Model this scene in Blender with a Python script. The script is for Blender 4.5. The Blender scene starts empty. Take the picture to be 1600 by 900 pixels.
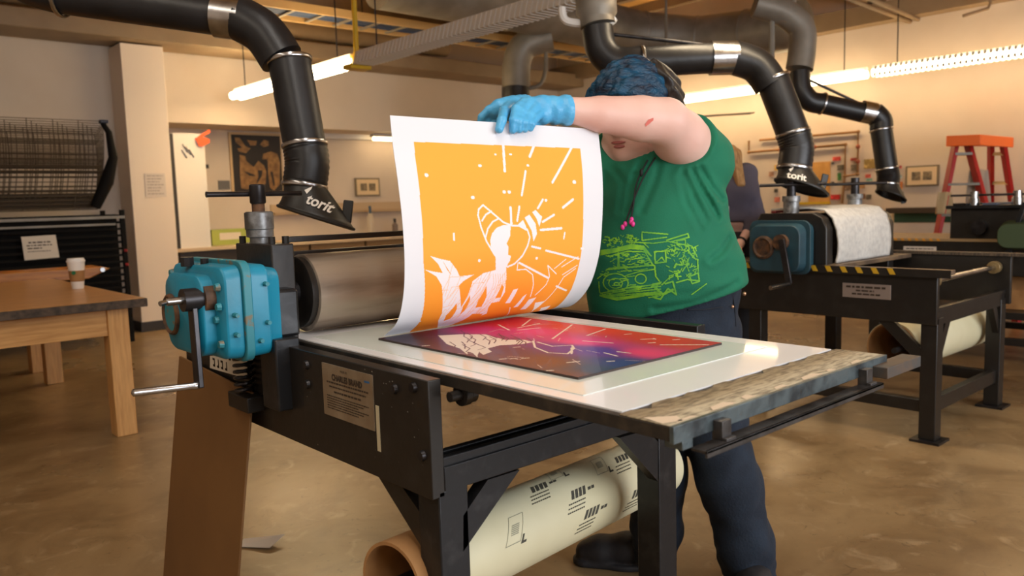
import bpy, math, random
import numpy as np
from mathutils import Vector, Matrix
from mathutils.bvhtree import BVHTree
random.seed(7); RNG = np.random.default_rng(7)
S = bpy.context.scene; COL = S.collection
# ------------------------------------------------------------------ camera
CAMH = 1.20; FPX = 1250.5
YAW, PITCH, ROLL = math.radians(41.70), math.radians(6.10), math.radians(-1.70)
_fw = np.array([math.sin(YAW)*math.cos(PITCH), math.cos(YAW)*math.cos(PITCH), -math.sin(PITCH)])
_r0 = np.array([math.cos(YAW), -math.sin(YAW), 0.0]); _u0 = np.cross(_r0, _fw)
_r = _r0*math.cos(ROLL) + _u0*math.sin(ROLL); _u = -_r0*math.sin(ROLL) + _u0*math.cos(ROLL)
EYE = np.array([0.0, 0.0, CAMH])
cd = bpy.data.cameras.new('camera'); cam = bpy.data.objects.new('camera', cd); COL.objects.link(cam)
cd.lens = 36*FPX/1600; cd.sensor_width = 36; cd.clip_start = 0.02; cd.clip_end = 100
cd.dof.use_dof = True; cd.dof.focus_distance = 1.95; cd.dof.aperture_fstop = 4.5
cam.matrix_world = Matrix(((_r[0], _u[0], -_fw[0], 0), (_r[1], _u[1], -_fw[1], 0), (_r[2], _u[2], -_fw[2], CAMH), (0, 0, 0, 1)))
S.camera = cam
# ------------------------------------------------------------------ world, light, exposure
S.view_settings.view_transform = 'Standard'; S.view_settings.look = 'None'
S.view_settings.gamma = 1; S.view_settings.use_curve_mapping = False
S.view_settings.exposure = -0.08
W = bpy.data.worlds.new('world'); S.world = W; W.use_nodes = True
bg = W.node_tree.nodes['Background']; bg.inputs[0].default_value = (0.55, 0.62, 0.75, 1); bg.inputs[1].default_value = 0.25
def area(name, loc, target, sx, sy, power, col):
    l = bpy.data.lights.new(name, 'AREA'); l.shape = 'RECTANGLE'; l.size = sx; l.size_y = sy; l.energy = power; l.color = col
    o = bpy.data.objects.new(name, l); COL.objects.link(o); o.location = loc
    o.rotation_euler = (Vector(target)-Vector(loc)).to_track_quat('-Z', 'Y').to_euler(); return o
# daylight through the tall windows behind and to the right of the photographer
area('window_daylight', (2.9, -3.35, 1.75), (2.9, 6, 1.1), 5.0, 2.0, 255, (0.93, 0.96, 1.0))
# added overhead fill lights without fixtures, brightening the bed, board and room
area('fill_light', (0.4, 0.2, 3.2), (0.8, 1.2, 0), 0.3, 4.5, 55, (1.0, 0.94, 0.86))
area('fill_light', (-1.3, 1.4, 3.2), (-1.0, 2.0, 0), 0.3, 4.5, 42, (1.0, 0.88, 0.72))
area('fill_light', (3.7, 2.0, 2.40), (3.7, 2.0, 0), 0.2, 1.6, 24, (1.0, 0.80, 0.54))
TUBE_COL = (1.0, 0.74, 0.42); TUBE_POWER = 13.0
# ------------------------------------------------------------------ helpers
def ray(x, y):
    d = (x-800)*_r - (y-450)*_u + FPX*_fw; return d/np.linalg.norm(d)
def at(x, y, D):                       # point seen at (x, y) of the photograph at forward distance D
    d = ray(x, y); return EYE + d*(D/(d@_fw))
def on(x, y, ax, v):                   # point seen at (x, y) on the plane ax = v
    d = ray(x, y); i = 'xyz'.index(ax); return EYE + d*((v-EYE[i])/d[i])
def lin(c):
    return tuple((v/255/12.92 if v/255 <= 0.04045 else ((v/255+0.055)/1.055)**2.4) for v in c[:3]) + (1.0,)
MATS = {}
def M(name, rgb, rough=0.5, metal=0.0, rgb2=None, scale=8.0, lo=0.35, hi=0.65, bump=0.0, bscale=60.0, stretch=(1, 1, 1), coat=0.0, emit=0.0, attr=None, spec=0.5, detail=4.0, rough2=None, trans=0.0):
    if name in MATS: return MATS[name]
    m = bpy.data.materials.new(name); m.use_nodes = True; nt = m.node_tree; N = nt.nodes; L = nt.links
    b = N['Principled BSDF']; b.inputs['Roughness'].default_value = rough; b.inputs['Metallic'].default_value = metal
    b.inputs['Base Color'].default_value = lin(rgb); b.inputs['Specular IOR Level'].default_value = spec
    if coat: b.inputs['Coat Weight'].default_value = coat; b.inputs['Coat Roughness'].default_value = 0.04
    if trans: b.inputs['Transmission Weight'].default_value = trans
    if emit: b.inputs['Emission Color'].default_value = lin(rgb); b.inputs['Emission Strength'].default_value = emit
    if attr:
        a = N.new('ShaderNodeAttribute'); a.attribute_name = attr; L.new(a.outputs['Color'], b.inputs['Base Color'])
    if rgb2 or bump or rough2 is not None:
        tc = N.new('ShaderNodeTexCoord'); mp = N.new('ShaderNodeMapping'); mp.inputs['Scale'].default_value = stretch
        L.new(tc.outputs['Object'], mp.inputs[0])
    if rgb2 or rough2 is not None:
        n = N.new('ShaderNodeTexNoise'); n.inputs['Scale'].default_value = scale; n.inputs['Detail'].default_value = detail
        L.new(mp.outputs[0], n.inputs['Vector'])
        mr = N.new('ShaderNodeMapRange'); mr.inputs[1].default_value = lo; mr.inputs[2].default_value = hi
        L.new(n.outputs['Fac'], mr.inputs[0])
        if rgb2:
            mx = N.new('ShaderNodeMix'); mx.data_type = 'RGBA'; L.new(mr.outputs[0], mx.inputs[0])
            mx.inputs[6].default_value = lin(rgb); mx.inputs[7].default_value = lin(rgb2); L.new(mx.outputs[2], b.inputs['Base Color'])
        if rough2 is not None:
            m2 = N.new('ShaderNodeMapRange'); L.new(mr.outputs[0], m2.inputs[0]); m2.inputs[3].default_value = rough; m2.inputs[4].default_value = rough2
            L.new(m2.outputs[0], b.inputs['Roughness'])
    if bump:
        n2 = N.new('ShaderNodeTexNoise'); n2.inputs['Scale'].default_value = bscale; n2.inputs['Detail'].default_value = 4
        L.new(mp.outputs[0], n2.inputs['Vector'])
        bp = N.new('ShaderNodeBump'); bp.inputs['Strength'].default_value = bump; bp.inputs['Distance'].default_value = 0.01
        L.new(n2.outputs['Fac'], bp.inputs['Height']); L.new(bp.outputs[0], b.inputs['Normal'])
    MATS[name] = m; return m
ORG = {}
def nrm(v): v = np.asarray(v, float); return v/np.linalg.norm(v)
def frame(d, up=(0, 0, 1)):
    d = nrm(d); up = np.asarray(up, float)
    if abs(d@up) > 0.98: up = np.array([0, 1.0, 0]) if abs(d[1]) < 0.9 else np.array([1.0, 0, 0])
    a = nrm(np.cross(d, up)); return a, np.cross(a, d)
class MB:
    def __init__(s): s.v = []; s.f = []
    def add(s, v, f):
        n = len(s.v); s.v += [tuple(map(float, p)) for p in v]; s.f += [tuple(i+n for i in q) for q in f]; return s
    def box(s, x0, y0, z0, x1, y1, z1):
        return s.hexa([(x0, y0, z0), (x1, y0, z0), (x1, y1, z0), (x0, y1, z0), (x0, y0, z1), (x1, y0, z1), (x1, y1, z1), (x0, y1, z1)])
    def hexa(s, p): return s.add(p, [(0, 3, 2, 1), (4, 5, 6, 7), (0, 1, 5, 4), (1, 2, 6, 5), (2, 3, 7, 6), (3, 0, 4, 7)])
    def bar(s, p, q, w, h, up=(0, 0, 1)):
        p = np.asarray(p, float); q = np.asarray(q, float); a, b = frame(q-p, up)
        return s.hexa([p-a*w/2-b*h/2, p+a*w/2-b*h/2, q+a*w/2-b*h/2, q-a*w/2-b*h/2, p-a*w/2+b*h/2, p+a*w/2+b*h/2, q+a*w/2+b*h/2, q-a*w/2+b*h/2])
    def tube(s, pts, r, n=14, caps=True, flat=1.0, up=(0, 0, 1)):
        pts = [np.asarray(p, float) for p in pts]; k = len(pts); r = [r]*k if np.isscalar(r) else list(r)
        rings = []; a = None
        for i in range(k):
            d = nrm(pts[min(i+1, k-1)]-pts[max(i-1, 0)])
            if a is None: a, b = frame(d, up)
            else:
                a = nrm(a-d*(a@d)); b = np.cross(a, d)
            rings.append([pts[i]+r[i]*(a*math.cos(2*math.pi*j/n)+b*flat*math.sin(2*math.pi*j/n)) for j in range(n)])
        v = [p for g in rings for p in g]; f = []
        for i in range(k-1):
            for j in range(n): f.append((i*n+j, (i+1)*n+j, (i+1)*n+(j+1) % n, i*n+(j+1) % n))
        if caps: f += [tuple(range(n)), tuple((k-1)*n+j for j in reversed(range(n)))]
        return s.add(v, f)
    def cyl(s, p, q, r, r2=None, n=18, caps=True): return s.tube([p, q], [r, r if r2 is None else r2], n, caps)
    def prism(s, pts, off):
        n = len(pts); off = np.asarray(off, float); v = [np.asarray(p, float) for p in pts]; v += [p+off for p in v]
        return s.add(v, [tuple(reversed(range(n))), tuple(range(n, 2*n))]+[(i, (i+1) % n, n+(i+1) % n, n+i) for i in range(n)])
    def ball(s, c, r, n=14, m=9):
        r = (r, r, r) if np.isscalar(r) else r; c = np.asarray(c, float); v = []; f = []
        for i in range(m+1):
            t = math.pi*i/m
            for j in range(n):
                q = 2*math.pi*j/n; v.append(c+np.array([r[0]*math.sin(t)*math.cos(q), r[1]*math.sin(t)*math.sin(q), r[2]*math.cos(t)]))
        for i in range(m):
            for j in range(n): f.append((i*n+j, (i+1)*n+j, (i+1)*n+(j+1) % n, i*n+(j+1) % n))
        return s.add(v, f)
    def ring(s, c, ax, R, r, n=22, k=8):
        a, b = frame(ax); ax = nrm(ax); c = np.asarray(c, float); v = []; f = []
        for i in range(n):
            t = 2*math.pi*i/n; d = a*math.cos(t)+b*math.sin(t)
            for j in range(k):
                q = 2*math.pi*j/k; v.append(c+d*(R+r*math.cos(q))+ax*r*1.6*math.sin(q))
        for i in range(n):
            for j in range(k): f.append((i*k+j, ((i+1) % n)*k+j, ((i+1) % n)*k+(j+1) % k, i*k+(j+1) % k))
        return s.add(v, f)
    def grid(s, fn, nu, nv, thick=0.0):
        v = [fn(i/(nu-1), j/(nv-1)) for i in range(nu) for j in range(nv)]
        f = [(i*nv+j, (i+1)*nv+j, (i+1)*nv+j+1, i*nv+j+1) for i in range(nu-1) for j in range(nv-1)]
        return s.add(v, f)
    def build(s, name, mat, parent=None, bevel=0.0, ang=40, seg=2, solid=0.0):
        return finish(name, np.array(s.v), s.f, mat, parent, bevel, ang, seg, solid)
def org(o): return ORG.get(o.name, np.zeros(3)) if o else np.zeros(3)
def finish(name, v, f, mat, parent=None, bevel=0.0, ang=40, seg=2, solid=0.0, recalc=True):
    me = bpy.data.meshes.new(name); g = org(parent)
    me.from_pydata((np.asarray(v)-g).tolist(), [], f); me.validate()
    if recalc:
        import bmesh
        b = bmesh.new(); b.from_mesh(me); bmesh.ops.recalc_face_normals(b, faces=b.faces); b.to_mesh(me); b.free()
    me.materials.append(mat); me.shade_smooth(); me.set_sharp_from_angle(angle=math.radians(ang))
    o = bpy.data.objects.new(name, me); COL.objects.link(o)
    if parent: o.parent = parent; ORG[o.name] = g
    if bevel:
        md = o.modifiers.new('bevel', 'BEVEL'); md.width = bevel; md.segments = seg; md.limit_method = 'ANGLE'; md.angle_limit = math.radians(40); md.harden_normals = False
    if solid:
        md = o.modifiers.new('solid', 'SOLIDIFY'); md.thickness = solid; md.offset = 0
    return o
def tag(o, label, cat, group=None):
    o['label'] = label; o['category'] = cat
    if group: o['group'] = group
    return o
def thing(name, label, cat, loc, group=None):
    o = bpy.data.objects.new(name, None); COL.objects.link(o); o.location = loc; o.empty_display_size = 0.1
    ORG[o.name] = np.array(loc, float); return tag(o, label, cat, group)
def solo(mb, name, mat, label, cat, group=None, **k):       # a thing that is one mesh, origin at its own base
    v = np.array(mb.v); c = np.array([v[:, 0].mean(), v[:, 1].mean(), v[:, 2].min()]); mb.v = [tuple(p) for p in v-c]
    o = mb.build(name, mat, None, **k); o.location = c; return tag(o, label, cat, group)
def struct(mb, name, mat, **k):
    o = mb.build(name, mat, None, **k); o['kind'] = 'structure'; return o
def dup(root, off, label, group=None, rotz=0.0):
    r = root.copy(); COL.objects.link(r); r.location = Vector(root.location)+Vector(off); r.rotation_euler = (0, 0, rotz); r['label'] = label
    if group: r['group'] = group
    for c in list(root.children):
        k = c.copy(); COL.objects.link(k); k.parent = r
        for e in list(c.children):
            x = e.copy(); COL.objects.link(x); x.parent = k
    return r
def smooth_path(pts, n=8):
    P = [np.asarray(p, float) for p in pts]; out = []
    for i in range(len(P)-1):
        p0 = P[max(i-1, 0)]; p1 = P[i]; p2 = P[i+1]; p3 = P[min(i+2, len(P)-1)]
        for j in range(n):
            t = j/n; out.append(0.5*((2*p1)+(p2-p0)*t+(2*p0-5*p1+4*p2-p3)*t*t+(3*p1-p0-3*p2+p3)*t**3))
    return out+[P[-1]]
def text(name, s, size, mat, parent, o, xd, yd, off=0.0008, bold=0.0, bvh=None, depth=None, center=False, sx=1.0):
    cu = bpy.data.curves.new(name, 'FONT'); cu.body = s; cu.size = size; cu.offset = bold; cu.resolution_u = 3
    t = bpy.data.objects.new(name, cu); me = bpy.data.meshes.new_from_object(t); bpy.data.objects.remove(t)
    o = np.asarray(o, float); xd = nrm(xd); yd = nrm(yd); nz = np.cross(xd, yd)
    p = np.array([q.co[:] for q in me.vertices]); p[:, 0] *= sx
    if center: p[:, 0] -= p[:, 0].mean()
    f = [tuple(q.vertices) for q in me.polygons]; bpy.data.meshes.remove(me)
    w = o+p[:, :1]*xd+p[:, 1:2]*yd+nz*off
    if bvh:
        for i in range(len(w)):
            h = bvh.ray_cast(Vector(w[i]+nz*0.3), Vector(-nz))
            if h[0] is not None: w[i] = np.array(h[0])+nz*off
    return finish(name, w, f, mat, parent, recalc=False)
def lines(name, rows, mat, parent, o, xd, yd, off=0.0008):   # rows of small print too small to read: (x0, x1, y, height, gap)
    mb = MB(); o = np.asarray(o, float); xd = nrm(xd); yd = nrm(yd); nz = np.cross(xd, yd)
    for x0, x1, y, h in rows:
        x = x0
        while x < x1:
            w = random.uniform(1.2, 4.5)*h; e = min(x+w, x1)
            mb.add([o+xd*x+yd*y+nz*off, o+xd*e+yd*y+nz*off, o+xd*e+yd*(y+h)+nz*off, o+xd*x+yd*(y+h)+nz*off], [(0, 1, 2, 3)]); x = e+0.7*h
    o = mb.build(name, mat, parent); o['kind'] = 'stuff'; return o
# --- numpy painting of flat prints
def in_poly(U, V, P):
    c = np.zeros(U.shape, bool); n = len(P)
    for i in range(n):
        x0, y0 = P[i]; x1, y1 = P[(i+1) % n]
        if y0 == y1: continue
        c ^= ((V > min(y0, y1)) & (V <= max(y0, y1)) & (U < (V-y0)*(x1-x0)/(y1-y0)+x0))
    return c
def seg_dist(U, V, P):
    d = np.full(U.shape, 9.0)
    for (x0, y0), (x1, y1) in zip(P[:-1], P[1:]):
        dx, dy = x1-x0, y1-y0; t = np.clip(((U-x0)*dx+(V-y0)*dy)/max(dx*dx+dy*dy, 1e-12), 0, 1)
        d = np.minimum(d, np.hypot(U-x0-t*dx, V-y0-t*dy))
    return d
def painted(name, P, rgb, mat, parent, solid=0.0, recalc=False):     # P (nu,nv,3) surface points, rgb (nu,nv,3) 0-255 sRGB
    nu, nv = P.shape[:2]; ii = np.arange(nu*nv).reshape(nu, nv)
    f = np.stack([ii[:-1, :-1], ii[1:, :-1], ii[1:, 1:], ii[:-1, 1:]], -1).reshape(-1, 4)
    me = bpy.data.meshes.new(name); g = org(parent); v = (P.reshape(-1, 3)-g).astype(np.float32)
    me.vertices.add(len(v)); me.vertices.foreach_set('co', v.ravel()); me.loops.add(f.size); me.loops.foreach_set('vertex_index', f.ravel().astype(np.int32))
    me.polygons.add(len(f)); me.polygons.foreach_set('loop_start', np.arange(0, f.size, 4, dtype=np.int32)); me.update(calc_edges=True); me.validate()
    c = rgb.reshape(-1, 3)/255.0; c = np.where(c <= 0.04045, c/12.92, ((c+0.055)/1.055)**2.4)
    a = me.color_attributes.new('paint', 'FLOAT_COLOR', 'POINT'); a.data.foreach_set('color', np.c_[c, np.ones(len(c))].astype(np.float32).ravel())
    me.materials.append(mat); me.shade_smooth()
    o = bpy.data.objects.new(name, me); COL.objects.link(o)
    if parent: o.parent = parent; ORG[o.name] = g
    if solid: md = o.modifiers.new('solid', 'SOLIDIFY'); md.thickness = solid; md.offset = -1
    return o
# --- implicit bodies: signed distance fields polygonised with surface nets
def sd_cone(P, a, b, r1, r2):
    a = np.asarray(a, float); b = np.asarray(b, float); ba = b-a; pa = P-a
    h = np.clip((pa@ba)/(ba@ba), 0, 1); return np.linalg.norm(pa-h[:, None]*ba, axis=1)-(r1+(r2-r1)*h)
def sd_ell(P, c, r, ax=None):
    q = P-np.asarray(c, float)
    if ax is not None: q = q@np.array(ax).T
    r = np.asarray(r, float); k0 = np.linalg.norm(q/r, axis=1); k1 = np.linalg.norm(q/(r*r), axis=1); return k0*(k0-1)/np.maximum(k1, 1e-6)
def smin(a, b, k):
    h = np.clip(0.5+0.5*(b-a)/k, 0, 1); return b+(a-b)*h-k*h*(1-h)
def smax(a, b, k): return -smin(-a, -b, k)
def chain(P, pts, rs, k=0.02):
    d = None
    for a, b, r1, r2 in zip(pts[:-1], pts[1:], rs[:-1], rs[1:]):
        e = sd_cone(P, a, b, r1, r2); d = e if d is None else smin(d, e, k)
    return d
def nets(fn, lo, hi, h):
    lo = np.asarray(lo, float); n = np.ceil((np.asarray(hi)-lo)/h).astype(int)+1; B = 12
    F = np.empty(n, np.float32)
    for i in range(0, n[0], B):
        for j in range(0, n[1], B):
            for k in range(0, n[2], B):
                e = np.minimum([i+B, j+B, k+B], n); c = lo+h*(np.array([i, j, k])+e-1)/2
                d = float(fn(c[None])[0]); rad = h*np.linalg.norm(e-np.array([i, j, k]))/2
                if abs(d) > rad*1.5+0.03: F[i:e[0], j:e[1], k:e[2]] = d; continue
                g = np.stack(np.meshgrid(np.arange(i, e[0]), np.arange(j, e[1]), np.arange(k, e[2]), indexing='ij'), -1)
                F[i:e[0], j:e[1], k:e[2]] = fn(lo+h*g.reshape(-1, 3)).reshape(g.shape[:3])
    I = F < 0; m = n-1; pos = np.zeros(tuple(m)+(3,), np.float32); cnt = np.zeros(tuple(m), np.float32)
    cs = [(a, b, c) for a in (0, 1) for b in (0, 1) for c in (0, 1)]
    sl = lambda c: tuple(slice(c[q], c[q]+m[q]) for q in range(3))
    for a in cs:
        for q in range(3):
            if a[q] == 1: continue
            b = list(a); b[q] = 1; fa, fb = F[sl(a)], F[sl(b)]; s_ = I[sl(a)] != I[sl(b)]
            t = np.where(s_, fa/np.where(s_, fa-fb, 1), 0); w = s_.astype(np.float32)
            for x in range(3): pos[..., x] += w*(a[x]+(t if x == q else 0))
            cnt += w
    act = cnt > 0; idx = np.full(tuple(m), -1); idx[act] = np.arange(act.sum())
    g = np.stack(np.nonzero(act), -1); V = lo+h*(g+pos[act]/cnt[act][:, None]); faces = []
    for q in range(3):
        u, w = (q+1) % 3, (q+2) % 3
        A = np.moveaxis(I, (q, u, w), (0, 1, 2)); X = np.moveaxis(idx, (q, u, w), (0, 1, 2))
        s0 = A[:-1, 1:-1, 1:-1]; s1 = A[1:, 1:-1, 1:-1]; ch = s0 != s1
        quad = np.stack([X[:, :-1, :-1], X[:, 1:, :-1], X[:, 1:, 1:], X[:, :-1, 1:]], -1)[ch]; fl = s1[ch]
        quad[fl] = quad[fl][:, ::-1]; faces.append(quad)
    return V, np.concatenate(faces)
def blob(name, fn, lo, hi, h, mat, parent, relax=1):
    V, Fq = nets(fn, lo, hi, h)
    return finish(name, V, [tuple(map(int, q)) for q in Fq], mat, parent, ang=180, recalc=False)
# ------------------------------------------------------------------ materials
wall_m = M('wall_paint', (214, 199, 182), 0.7, rgb2=(206, 190, 172), scale=1.5, bump=0.05, bscale=90)
white_m = M('white_board', (226, 220, 212), 0.45)
floor_m = M('polished_concrete', (142, 119, 88), 0.24, rgb2=(108, 87, 60), scale=0.9, lo=0.3, hi=0.72, bump=0.02, bscale=9, rough2=0.42, detail=9)
def floor_nodes(m):                     # worn sealer: broad stains, fine mottling and dark scuffs
    nt = m.node_tree; N = nt.nodes; L = nt.links; b = N['Principled BSDF']
    tc = N.new('ShaderNodeTexCoord'); prev = None
    for sc_, det, dist, lo, hi, ca, cb, fac in ((.55, 6, .6, .36, .66, (158, 134, 98), (112, 86, 54), 1), (2.6, 10, 1.2, .46, .70, None, (88, 64, 38), .55), (7.0, 8, .8, .56, .70, None, (190, 168, 134), .42), (16., 6, 2.0, .62, .72, None, (62, 46, 30), .6)):
        n = N.new('ShaderNodeTexNoise'); n.inputs['Scale'].default_value = sc_; n.inputs['Detail'].default_value = det; n.inputs['Distortion'].default_value = dist; n.inputs['Roughness'].default_value = .62
        L.new(tc.outputs['Object'], n.inputs['Vector']); mr = N.new('ShaderNodeMapRange'); mr.inputs[1].default_value = lo; mr.inputs[2].default_value = hi; mr.inputs[4].default_value = fac; L.new(n.outputs['Fac'], mr.inputs[0])
        mx = N.new('ShaderNodeMix'); mx.data_type = 'RGBA'; L.new(mr.outputs[0], mx.inputs[0])
        if prev: L.new(prev, mx.inputs[6])
        else: mx.inputs[6].default_value = lin(ca)
        mx.inputs[7].default_value = lin(cb); prev = mx.outputs[2]
    L.new(prev, b.inputs['Base Color'])
floor_nodes(floor_m)
ceil_m = M('roof_deck', (226, 176, 100), 0.7, rgb2=(200, 152, 84), scale=2)
beam_m = M('beam_paint', (150, 128, 100), 0.6, rgb2=(136, 114, 88), scale=3)
base_m = M('vinyl_base', (44, 38, 34), 0.5)
black_m = M('black_enamel', (30, 27, 25), 0.38, rgb2=(40, 38, 36), scale=14, lo=0.5, hi=0.8, bump=0.04, bscale=50)
black2_m = M('black_steel', (36, 37, 40), 0.34, metal=0.35, rgb2=(58, 58, 60), scale=22, lo=0.55, hi=0.8, bump=0.05)
iron_m = M('dark_iron', (62, 60, 62), 0.35, metal=0.7, rgb2=(44, 42, 44), scale=20)
steel_m = M('bright_steel', (190, 190, 192), 0.24, metal=1.0, rgb2=(160, 158, 158), scale=18)
worn_m = M('worn_steel', (150, 152, 154), 0.38, metal=0.5, rgb2=(92, 90, 88), scale=26, lo=0.4, hi=0.62, bump=0.08)
roller_m = M('roller_steel', (176, 162, 146), 0.42, metal=0.55, rgb2=(128, 114, 100), scale=7, lo=0.4, hi=0.7, stretch=(0.4, 3, 3), detail=7)
teal_m = M('teal_enamel', (22, 132, 164), 0.4, rgb2=(32, 116, 140), scale=9, lo=0.45, hi=0.75, bump=0.04)
teal_worn_m = M('teal_chipped', (44, 126, 140), 0.5, rgb2=(112, 104, 84), scale=44, lo=0.56, hi=0.64)
rust_m = M('rusty_iron', (104, 70, 42), 0.7, rgb2=(58, 44, 36), scale=40, bump=0.15)
plate_m = M('name_plate', (158, 142, 120), 0.42, metal=0.35, rgb2=(138, 120, 98), scale=15)
ink_m = M('dark_print', (56, 44, 34), 0.6)
white_paper_m = M('white_paper', (236, 236, 240), 0.8)
sheet_m = M('printed_sheet', (255, 255, 255), 0.72, attr='paint')
inked_m = M('inked_block', (255, 255, 255), 0.42, attr='paint', coat=0.1, spec=0.35)
bedsheet_m = M('coated_backing', (240, 240, 243), 0.3, coat=0.35, rgb2=(232, 234, 236), scale=4)
film_m = M('pale_film', (218, 228, 222), 0.22, coat=0.4, rgb2=(226, 232, 228), scale=5)
tape_m = M('worn_tape', (172, 158, 130), 0.6, rgb2=(112, 100, 80), scale=11, lo=0.42, hi=0.66, stretch=(3, 14, 1), bump=0.15)
bedend_m = M('bed_edge_steel', (98, 110, 114), 0.4, metal=0.6, rgb2=(60, 66, 70), scale=20, lo=0.42, hi=0.62, bump=0.12)
bedside_m = M('bed_side', (52, 48, 44), 0.5, metal=0.3, rgb2=(74, 66, 56), scale=24, lo=0.5, hi=0.7, bump=0.1)
wood_m = M('oak', (218, 170, 108), 0.5, rgb2=(194, 144, 84), scale=6, stretch=(1, 12, 12), bump=0.06, detail=7)
wood_v_m = M('oak_upright', (222, 174, 112), 0.52, rgb2=(200, 150, 92), scale=6, stretch=(12, 12, 1), bump=0.06, detail=7)
top_m = M('oak_top', (226, 172, 110), 0.3, rgb2=(200, 146, 88), scale=5, stretch=(1, 10, 10), detail=7)
edge_m = M('scarred_edge', (92, 78, 66), 0.7, rgb2=(58, 50, 46), scale=30)
board_m = M('hardboard', (124, 88, 48), 0.6, rgb2=(112, 78, 42), scale=3)
kraft_m = M('cardboard', (168, 124, 76), 0.8, rgb2=(146, 104, 62), scale=10)
cream_m = M('cream_paper', (226, 220, 188), 0.5, rgb2=(214, 206, 170), scale=3)
hose_m = M('black_hose', (20, 20, 22), 0.38, bump=0.1, bscale=30, rgb2=(30, 30, 33), scale=8)
hood_m = M('hood_plastic', (30, 29, 28), 0.45)
galv_m = M('galvanised', (140, 134, 124), 0.5, metal=0.35, rgb2=(120, 112, 100), scale=4)
lampwhite_m = M('lamp_white', (216, 212, 206), 0.4)
louvre_m = M('lamp_louvre', (170, 164, 156), 0.4)
tube_m = M('lit_tube', (255, 226, 176), 0.4, emit=TUBE_POWER); tube2_m = M('lit_tube_back', (255, 226, 176), 0.4, emit=TUBE_POWER*2.5)
yellow_m = M('yellow_paint', (208, 170, 30), 0.45)
green_m = M('green_shirt', (12, 112, 82), 0.85, rgb2=(10, 104, 76), scale=6, bump=0.12, bscale=220)
lime_m = M('lime_ink', (128, 196, 44), 0.75, rgb2=(84, 160, 60), scale=30)
jean_m = M('dark_denim', (18, 29, 44), 0.9, rgb2=(28, 41, 57), scale=16, lo=0.4, hi=0.75, bump=0.2, bscale=150)
skin_m = M('skin', (230, 190, 176), 0.5, rgb2=(220, 172, 158), scale=7, lo=0.4, hi=0.8, bump=0.03, bscale=160)
lip_m = M('lips', (176, 104, 100), 0.45)
glove_m = M('blue_nitrile', (92, 182, 230), 0.38, rgb2=(76, 168, 220), scale=24, bump=0.25, bscale=70)
hair_m = M('blue_hair', (2, 72, 104), 0.42, rgb2=(3, 26, 48), scale=18, lo=0.38, hi=0.62, stretch=(1, 1, 2.4), bump=0.6, bscale=75, detail=6)
darkhair_m = M('dark_hair', (44, 36, 30), 0.5, rgb2=(26, 22, 20), scale=30, stretch=(1, 1, 0.3), bump=0.4, bscale=50)
blond_m = M('blond_hair', (190, 148, 96), 0.5, rgb2=(150, 108, 66), scale=30, stretch=(3, 3, 0.4), bump=0.4, bscale=50)
shoe_m = M('black_shoe', (28, 28, 32), 0.6, rgb2=(38, 38, 42), scale=20, bump=0.1)
cord_m = M('black_cord', (20, 20, 20), 0.7)
pink_m = M('pink_plastic', (230, 60, 150), 0.4)
grey_top_m = M('grey_knit', (78, 72, 86), 0.85, bump=0.1, bscale=150)
felt_m = M('wool_felt', (214, 212, 206), 0.95, rgb2=(196, 194, 190), scale=40, bump=0.3, bscale=160)
teal2_m = M('grey_teal_enamel', (40, 76, 90), 0.45, rgb2=(34, 62, 74), scale=12)
red_m = M('ladder_red', (176, 26, 26), 0.45)
orange_m = M('ladder_orange', (250, 112, 30), 0.45)
neon_m = M('neon_orange', (255, 90, 30), 0.5)
# ------------------------------------------------------------------ the room
x0, x1, y0, y1, zt = -3.2, 9.0, -3.6, 8.9, 3.75
struct(MB().box(x0-.2, y0-.2, -.1, x1+.2, 9.8, 0), 'floor', floor_m)
struct(MB().box(x0-.2, y0-.2, zt, x1+.2, 9.8, zt+.1), 'ceiling', ceil_m)
struct(MB().box(x0-.1, y1, 0, 3.0, 9.6, zt), 'wall_back', wall_m)
struct(MB().box(3.0, 9.5, 0, x1+.1, 9.6, 2.2), 'wall_recess', wall_m)
struct(MB().box(3.0, y1, 2.16, x1+.1, 9.6, zt), 'wall_bulkhead', wall_m)
struct(MB().box(x1, y0-.1, 0, x1+.1, 9.6, zt), 'wall_right', wall_m)
struct(MB().box(x0-.1, y0-.1, 0, x0, y1, zt), 'wall_left', wall_m)
w = MB().box(x0, y0-.1, 0, x1, y0, .72); w.box(x0, y0-.1, 2.8, x1, y0, zt); w.box(x0, y0-.1, .72, -.3, y0, 2.8); w.box(5.5, y0-.1, .72, x1, y0, 2.8)
struct(w, 'wall_front', wall_m)
w = MB()
for i in range(5): w.box(-.3+i*1.43, y0-.1, .72, -.22+i*1.43, y0, 2.8)
w.box(-.3, y0-.1, .72, 5.5, y0, .8); w.box(-.3, y0-.1, 2.72, 5.5, y0, 2.8)
struct(w, 'window_1', lampwhite_m)
# column
o = MB().box(2.545, 8.52, 0, 2.955, 8.92, 2.87); struct(o, 'trim_column', M('column_paint', (232, 216, 200), .7, bump=.05, bscale=90), bevel=.006)
struct(MB().box(2.535, 8.51, 0, 2.965, 8.9, .1), 'baseboard_column', base_m)
struct(MB().box(x0, 8.885, 0, 2.54, 8.9, .1), 'baseboard_back', base_m)
struct(MB().box(8.985, y0, 0, 9.0, 8.9, .1), 'baseboard_right', base_m)
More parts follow.
